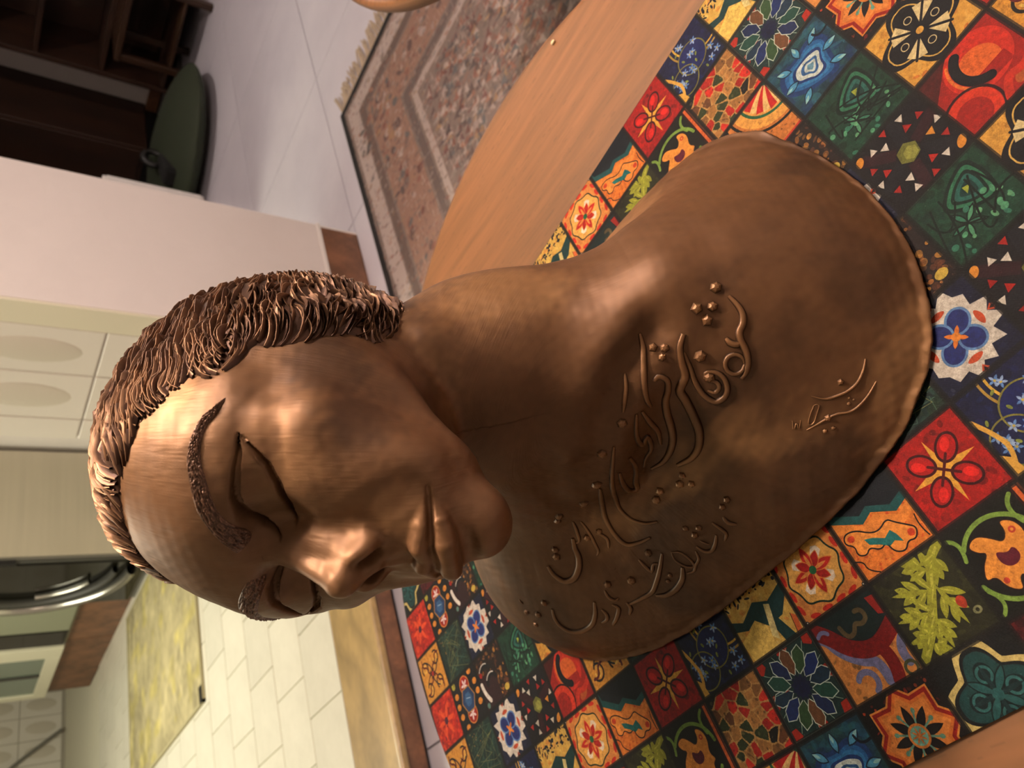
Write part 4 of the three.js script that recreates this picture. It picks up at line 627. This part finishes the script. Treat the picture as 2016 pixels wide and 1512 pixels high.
  {
    const pos = [], col = [], idx = [];
    const cap0 = meshOf(capSDF, [-9, -7, -19.5], [9, 12.5, 2], .3);
    for (let i = 0; i < cap0.pos.length; i += 3) { const p = [cap0.pos[i], cap0.pos[i + 1], cap0.pos[i + 2]], q = fromHead(...p); pos.push(...q); const k = .6 + .8 * noise3(p[0] * 2, p[1] * 2, p[2] * 2); col.push(.07 * k, .032 * k, .015 * k); }
    // (left-handed head frame keeps the winding of the net)
    const flip = 1; for (let i = 0; i < cap0.idx.length; i += 3) flip > 0 ? idx.push(cap0.idx[i], cap0.idx[i + 1], cap0.idx[i + 2]) : idx.push(cap0.idx[i], cap0.idx[i + 2], cap0.idx[i + 1]);
    const R = mulberry(99), cells = new Map(), key = (p, d) => p.map((x) => Math.floor(x / d)).join();
    const onSkull = (d) => { let a = 3, b = 16; for (let i = 0; i < 26; i++) { const t = (a + b) / 2; if (headSDF(d[0] * t, 1.9 + d[1] * t, -8.9 + d[2] * t) < 0) a = t; else b = t; } return [d[0] * a, 1.9 + d[1] * a, -8.9 + d[2] * a]; };
    const gap = .37, taken = (p, near) => { const [i, j, k] = p.map((x) => Math.floor(x / gap)); for (let a = -1; a < 2; a++) for (let b = -1; b < 2; b++) for (let c = -1; c < 2; c++) for (const o of cells.get([i + a, j + b, k + c].join()) ?? []) if (Math.hypot(o[0] - p[0], o[1] - p[1], o[2] - p[2]) < near) return true; return false; };
    for (let tries = 0; tries < 34000; tries++) {
      const z = R() * 2 - 1, a = R() * 6.2832, s = Math.sqrt(1 - z * z), p = onSkull([s * Math.cos(a), z, s * Math.sin(a)]), q0 = inHair(...p);
      if (q0 < .02 || taken(p, gap * (1 - .4 * Math.max(sstep(-6, -3, p[2]), 1 - sstep(.1, .9, q0))))) continue;
      const k0 = key(p, gap); if (!cells.has(k0)) cells.set(k0, []); cells.get(k0).push(p);
      const front = sstep(-6, -2.5, p[2]), L = 1.5 + R() * 1.5 + .5 * front, w = .085 + R() * R() * .13 * (1 - .5 * front), H = (.26 + R() * .34) * (1 - .35 * front), sw = (noise3(p[0] * .4 + 9, p[1] * .4, p[2] * .4) > .42 ? 1 : -1) * (.8 + 1.0 * R()), n = 8, lean = (R() - .5) * .24, tone = R(), base = pos.length / 3;
      let x = [...p], ang = -.5 * sw;
      for (let i = 0; i < n; i++) {
        const t = i / (n - 1), q = inHair(...x), g = grad(headSDF, ...x);
        let d = [0 - x[0], 4 - x[1], -17 - x[2]]; const dg = d[0] * g[0] + d[1] * g[1] + d[2] * g[2]; d = d.map((c, j) => c - dg * g[j]); let l = Math.hypot(...d) || 1; d = d.map((c) => c / l);
        const e = [g[1] * d[2] - g[2] * d[1], g[2] * d[0] - g[0] * d[2], g[0] * d[1] - g[1] * d[0]], ca = Math.cos(ang), sa = Math.sin(ang), f = d.map((c, j) => c * ca + e[j] * sa), sd = d.map((c, j) => -c * sa + e[j] * ca);
        const prof = Math.pow(Math.sin(Math.PI * clamp(.04 + t * .93)), .75), ww = w * (.35 + .8 * prof), hh = H * prof * (.75 + .25 * sstep(0, 1.2, q)), lift = capLift(inHair(x[0] + g[0] * .55, x[1] + g[1] * .55, x[2] + g[2] * .55)) + .02;
        for (const [b, h] of [[-1.5, -.2], [-.62, .5], [-.16, .96], [.12, 1], [.5, .45], [1.4, -.2]]) {
          const off = b * ww * (.8 + .4 * noise3(i * 1.1, b * 2 + base, 4)) + (h > 0 ? lean * h : 0), up = lift + (h > 0 ? h * hh * (.72 + .5 * noise3(i * .9, base * .37, 7)) : h * .5), pt = x.map((c, j) => c + sd[j] * off + g[j] * up), wpt = fromHead(...pt); pos.push(...wpt);
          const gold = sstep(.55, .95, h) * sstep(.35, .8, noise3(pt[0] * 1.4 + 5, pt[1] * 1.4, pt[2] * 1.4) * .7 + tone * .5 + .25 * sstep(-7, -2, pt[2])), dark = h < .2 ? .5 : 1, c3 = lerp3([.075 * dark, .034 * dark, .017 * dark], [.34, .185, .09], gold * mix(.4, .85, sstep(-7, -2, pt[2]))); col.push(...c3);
        }
        const st = L / (n - 1); x = x.map((c, j) => c + f[j] * st); const sdv = headSDF(...x), g2 = grad(headSDF, ...x); x = x.map((c, j) => c - g2[j] * sdv); ang += sw * 1.5 / n;
      }
      for (let i = 0; i < n - 1; i++) for (let j = 0; j < 5; j++) { const A0 = base + i * 6 + j, B0 = A0 + 1, C0 = A0 + 6, D0 = C0 + 1; idx.push(A0, C0, B0, B0, C0, D0); }
    }
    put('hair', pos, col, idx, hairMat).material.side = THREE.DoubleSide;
  }
  // eyebrows: raised bands scored with short strokes
  for (const side of [1, -1]) {
    const path = [[.95, .5, .32], [1.8, .95, .43], [3.0, 1.55, .45], [4.1, 1.85, .4], [5.0, 2.05, .36], [5.7, 1.95, .28], [6.2, 1.7, .2], [6.5, 1.3, .13], [6.8, .9, .04]], cx = new THREE.CatmullRomCurve3(path.map((a) => V3(...a))), nI = 260, nJ = 30, pos = [], col = [], idx = [];
    for (let i = 0; i <= nI; i++) {
      const q = cx.getPoint(i / nI), t = cx.getTangent(i / nI), l = Math.hypot(t.x, t.y), nx = -t.y / l, ny = t.x / l;
      for (let j = 0; j <= nJ; j++) {
        const f = j / nJ * 2 - 1, X = side * (q.x + nx * f * q.z), Y = q.y + ny * f * q.z; let z = 3; while (z > -9 && headSDF(X, Y, z) > .01) z -= Math.max(.01, headSDF(X, Y, z) * .6);
        const sc = noise3((i * .55 + j * 3.0) * .16, (j * 2.2 - i * .5) * .42, 3 + side), fine = noise3(i * .7, j * .8, 8 + side), edge = Math.pow(1 - f * f, .6) * Math.min(1, (nI - i) / 20, i / 16 + .1), h = edge * (.03 + .16 * sc + .06 * fine) - .03, g = grad(headSDF, X, Y, z), w = fromHead(X + g[0] * h, Y + g[1] * h, z + g[2] * h);
        pos.push(...w); const k = .35 + 1.0 * sc * sc + (fine > .8 ? .6 : 0); col.push(.19 * k, .098 * k, .055 * k);
      }
    }
    for (let i = 0; i < nI; i++) for (let j = 0; j < nJ; j++) { const a = i * (nJ + 1) + j, b = a + 1, c = a + nJ + 1, d = c + 1; if (side > 0) idx.push(a, c, b, b, c, d); else idx.push(a, b, c, b, d, c); }
    put('eyebrow', pos, col, idx, bronze({ roughness: .42, side: THREE.DoubleSide }));
  }
  // raised script on the chest: every stroke a tapered ridge that follows the surface, shade painted along its foot
  const settle = (p) => { for (let i = 0; i < 4; i++) { const d = bustSDF(p.x, p.y, p.z), g = grad(bustSDF, p.x, p.y, p.z, .06); p.x -= g[0] * d * .9; p.y -= g[1] * d * .9; p.z -= g[2] * d * .9; } return p; };
  for (const s of STROKES) {
    const c = new THREE.CatmullRomCurve3(s.path.map((p) => V3(...p)), false, 'centripetal'), len = c.getLength(), n = Math.max(6, Math.round(len / .16)), pos = [], col = [], idx = [], k = 7, hh = .09 + s.width * .42;
    for (let i = 0; i <= n; i++) {
      const t = i / n, p = settle(c.getPointAt(t)), z = p.z, g = grad(bustSDF, p.x, p.y, z, .08), q = c.getPointAt(Math.min(1, t + .02)), r = c.getPointAt(Math.max(0, t - .02)), T = V3(q.x - r.x, q.y - r.y, q.z - r.z).normalize(), G = V3(...g), S = V3().crossVectors(G, T).normalize();
      const taper = Math.pow(Math.sin(Math.PI * clamp(.035 + .93 * t)), .5), w = s.width * .62 * (.3 + .75 * taper);
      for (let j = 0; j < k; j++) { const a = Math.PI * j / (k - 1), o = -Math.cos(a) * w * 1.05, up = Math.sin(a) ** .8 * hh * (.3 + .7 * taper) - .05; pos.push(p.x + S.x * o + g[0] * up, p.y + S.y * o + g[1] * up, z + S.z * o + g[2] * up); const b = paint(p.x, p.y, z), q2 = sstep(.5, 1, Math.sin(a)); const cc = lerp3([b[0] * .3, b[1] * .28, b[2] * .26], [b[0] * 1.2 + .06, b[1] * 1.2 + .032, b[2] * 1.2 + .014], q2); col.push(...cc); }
    }
    for (let i = 0; i < n; i++) for (let j = 0; j < k - 1; j++) { const a = i * k + j, b = a + 1, d = a + k, e = d + 1; idx.push(a, d, b, b, d, e); }
    put('inscription_stroke', pos, col, idx, relief).material.side = THREE.DoubleSide;
  }
  for (const d of MARKS) { // diamond dots, shade coloured into their foot rings
    const { x: u, y: v, z } = settle(V3(...d.at)), g = V3(...grad(bustSDF, u, v, z, .1)), X = V3(1, .3, 0).cross(g).normalize(), Y = V3().crossVectors(g, X), tw = rnd() * 1.5, pos = [], col = [], idx = [], n = 5 + Math.floor(rnd() * 2), b = paint(u, v, z);
    const rings = [[1.15, -.1], [1.08, .12], [.8, .62], [.42, .92], [0.02, .98]];
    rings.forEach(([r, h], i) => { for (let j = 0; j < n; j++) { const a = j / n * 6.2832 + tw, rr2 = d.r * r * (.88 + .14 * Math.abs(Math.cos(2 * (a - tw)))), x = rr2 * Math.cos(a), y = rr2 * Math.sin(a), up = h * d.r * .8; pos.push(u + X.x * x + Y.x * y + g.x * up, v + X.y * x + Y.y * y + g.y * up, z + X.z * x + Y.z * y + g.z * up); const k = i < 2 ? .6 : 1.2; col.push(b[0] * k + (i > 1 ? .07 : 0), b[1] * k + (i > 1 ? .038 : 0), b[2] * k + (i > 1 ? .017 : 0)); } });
    for (let i = 0; i < 4; i++) for (let j = 0; j < n; j++) { const a = i * n + j, e = i * n + (j + 1) % n, c = a + n, f = e + n; idx.push(a, e, c, e, f, c); }
    put('inscription_dot', pos, col, idx, facets);
  }
}
// ---------------------------------------------------------------- lamps (out of the picture)
function pendant(l, label, r) {
  const t = tag(group('pendant_lamp', [l.at[0], 0, l.at[2]]), label, 'lamp');
  const pr = [[.03, .16], [.06, .155], [r * .7, .09], [r, 0], [r - .004, 0], [r * .7 - .005, .085], [.05, .148], [.03, .15]].map((a) => new THREE.Vector2(...a));
  part('lamp_shade', new THREE.LatheGeometry(pr, 40), M.white, t, [0, l.at[1] - .04, 0]);
  part('cord', new THREE.CylinderGeometry(.004, .004, 2.7 - l.at[1] - .12, 8), M.black, t, [0, (2.7 + l.at[1] + .12) / 2, 0]);
  part('bulb', new THREE.SphereGeometry(.045, 20, 14), std(0xffffff, .4, { emissive: l.color, emissiveIntensity: 2 }), t, [0, l.at[1], 0]);
  const p = new THREE.PointLight(l.color, l.power, 0, 2); p.position.set(0, l.at[1], 0); p.castShadow = true; p.shadow.radius = 2.2; p.shadow.mapSize.set(2048, 2048); p.shadow.bias = -.0005; t.add(p); p.name = numbered('lamp_light');
}
pendant(DINING_LAMP, 'white pendant lamp over the dining tables', .16);
pendant(FILL_LAMP, 'added white pendant fill lamp hanging over the patterned rug', .2);
pendant(HALL_LAMP, 'white pendant lamp hanging in the hall', .2);
{
  const l = KITCHEN_LAMP, t = tag(group('ceiling_light', [l.at[0], 0, l.at[2]]), 'rectangular ceiling light of the kitchen', 'lamp');
  part('frame', box(-l.size[0] / 2 - .03, l.size[0] / 2 + .03, l.at[1] + .012, 2.7, -l.size[1] / 2 - .03, l.size[1] / 2 + .03, .01), M.white, t);
  part('diffuser', box(-l.size[0] / 2, l.size[0] / 2, l.at[1] + .004, l.at[1] + .012, -l.size[1] / 2, l.size[1] / 2), std(0xffffff, .5, { emissive: l.color, emissiveIntensity: 1.2 }), t);
  const a = new THREE.RectAreaLight(l.color, l.power, l.size[0], l.size[1]); a.position.set(0, l.at[1], 0); a.lookAt(l.at[0], 0, l.at[2]); a.rotation.set(-Math.PI / 2, 0, 0); t.add(a); a.name = 'kitchen_light';
}
renderer.render(scene, camera);
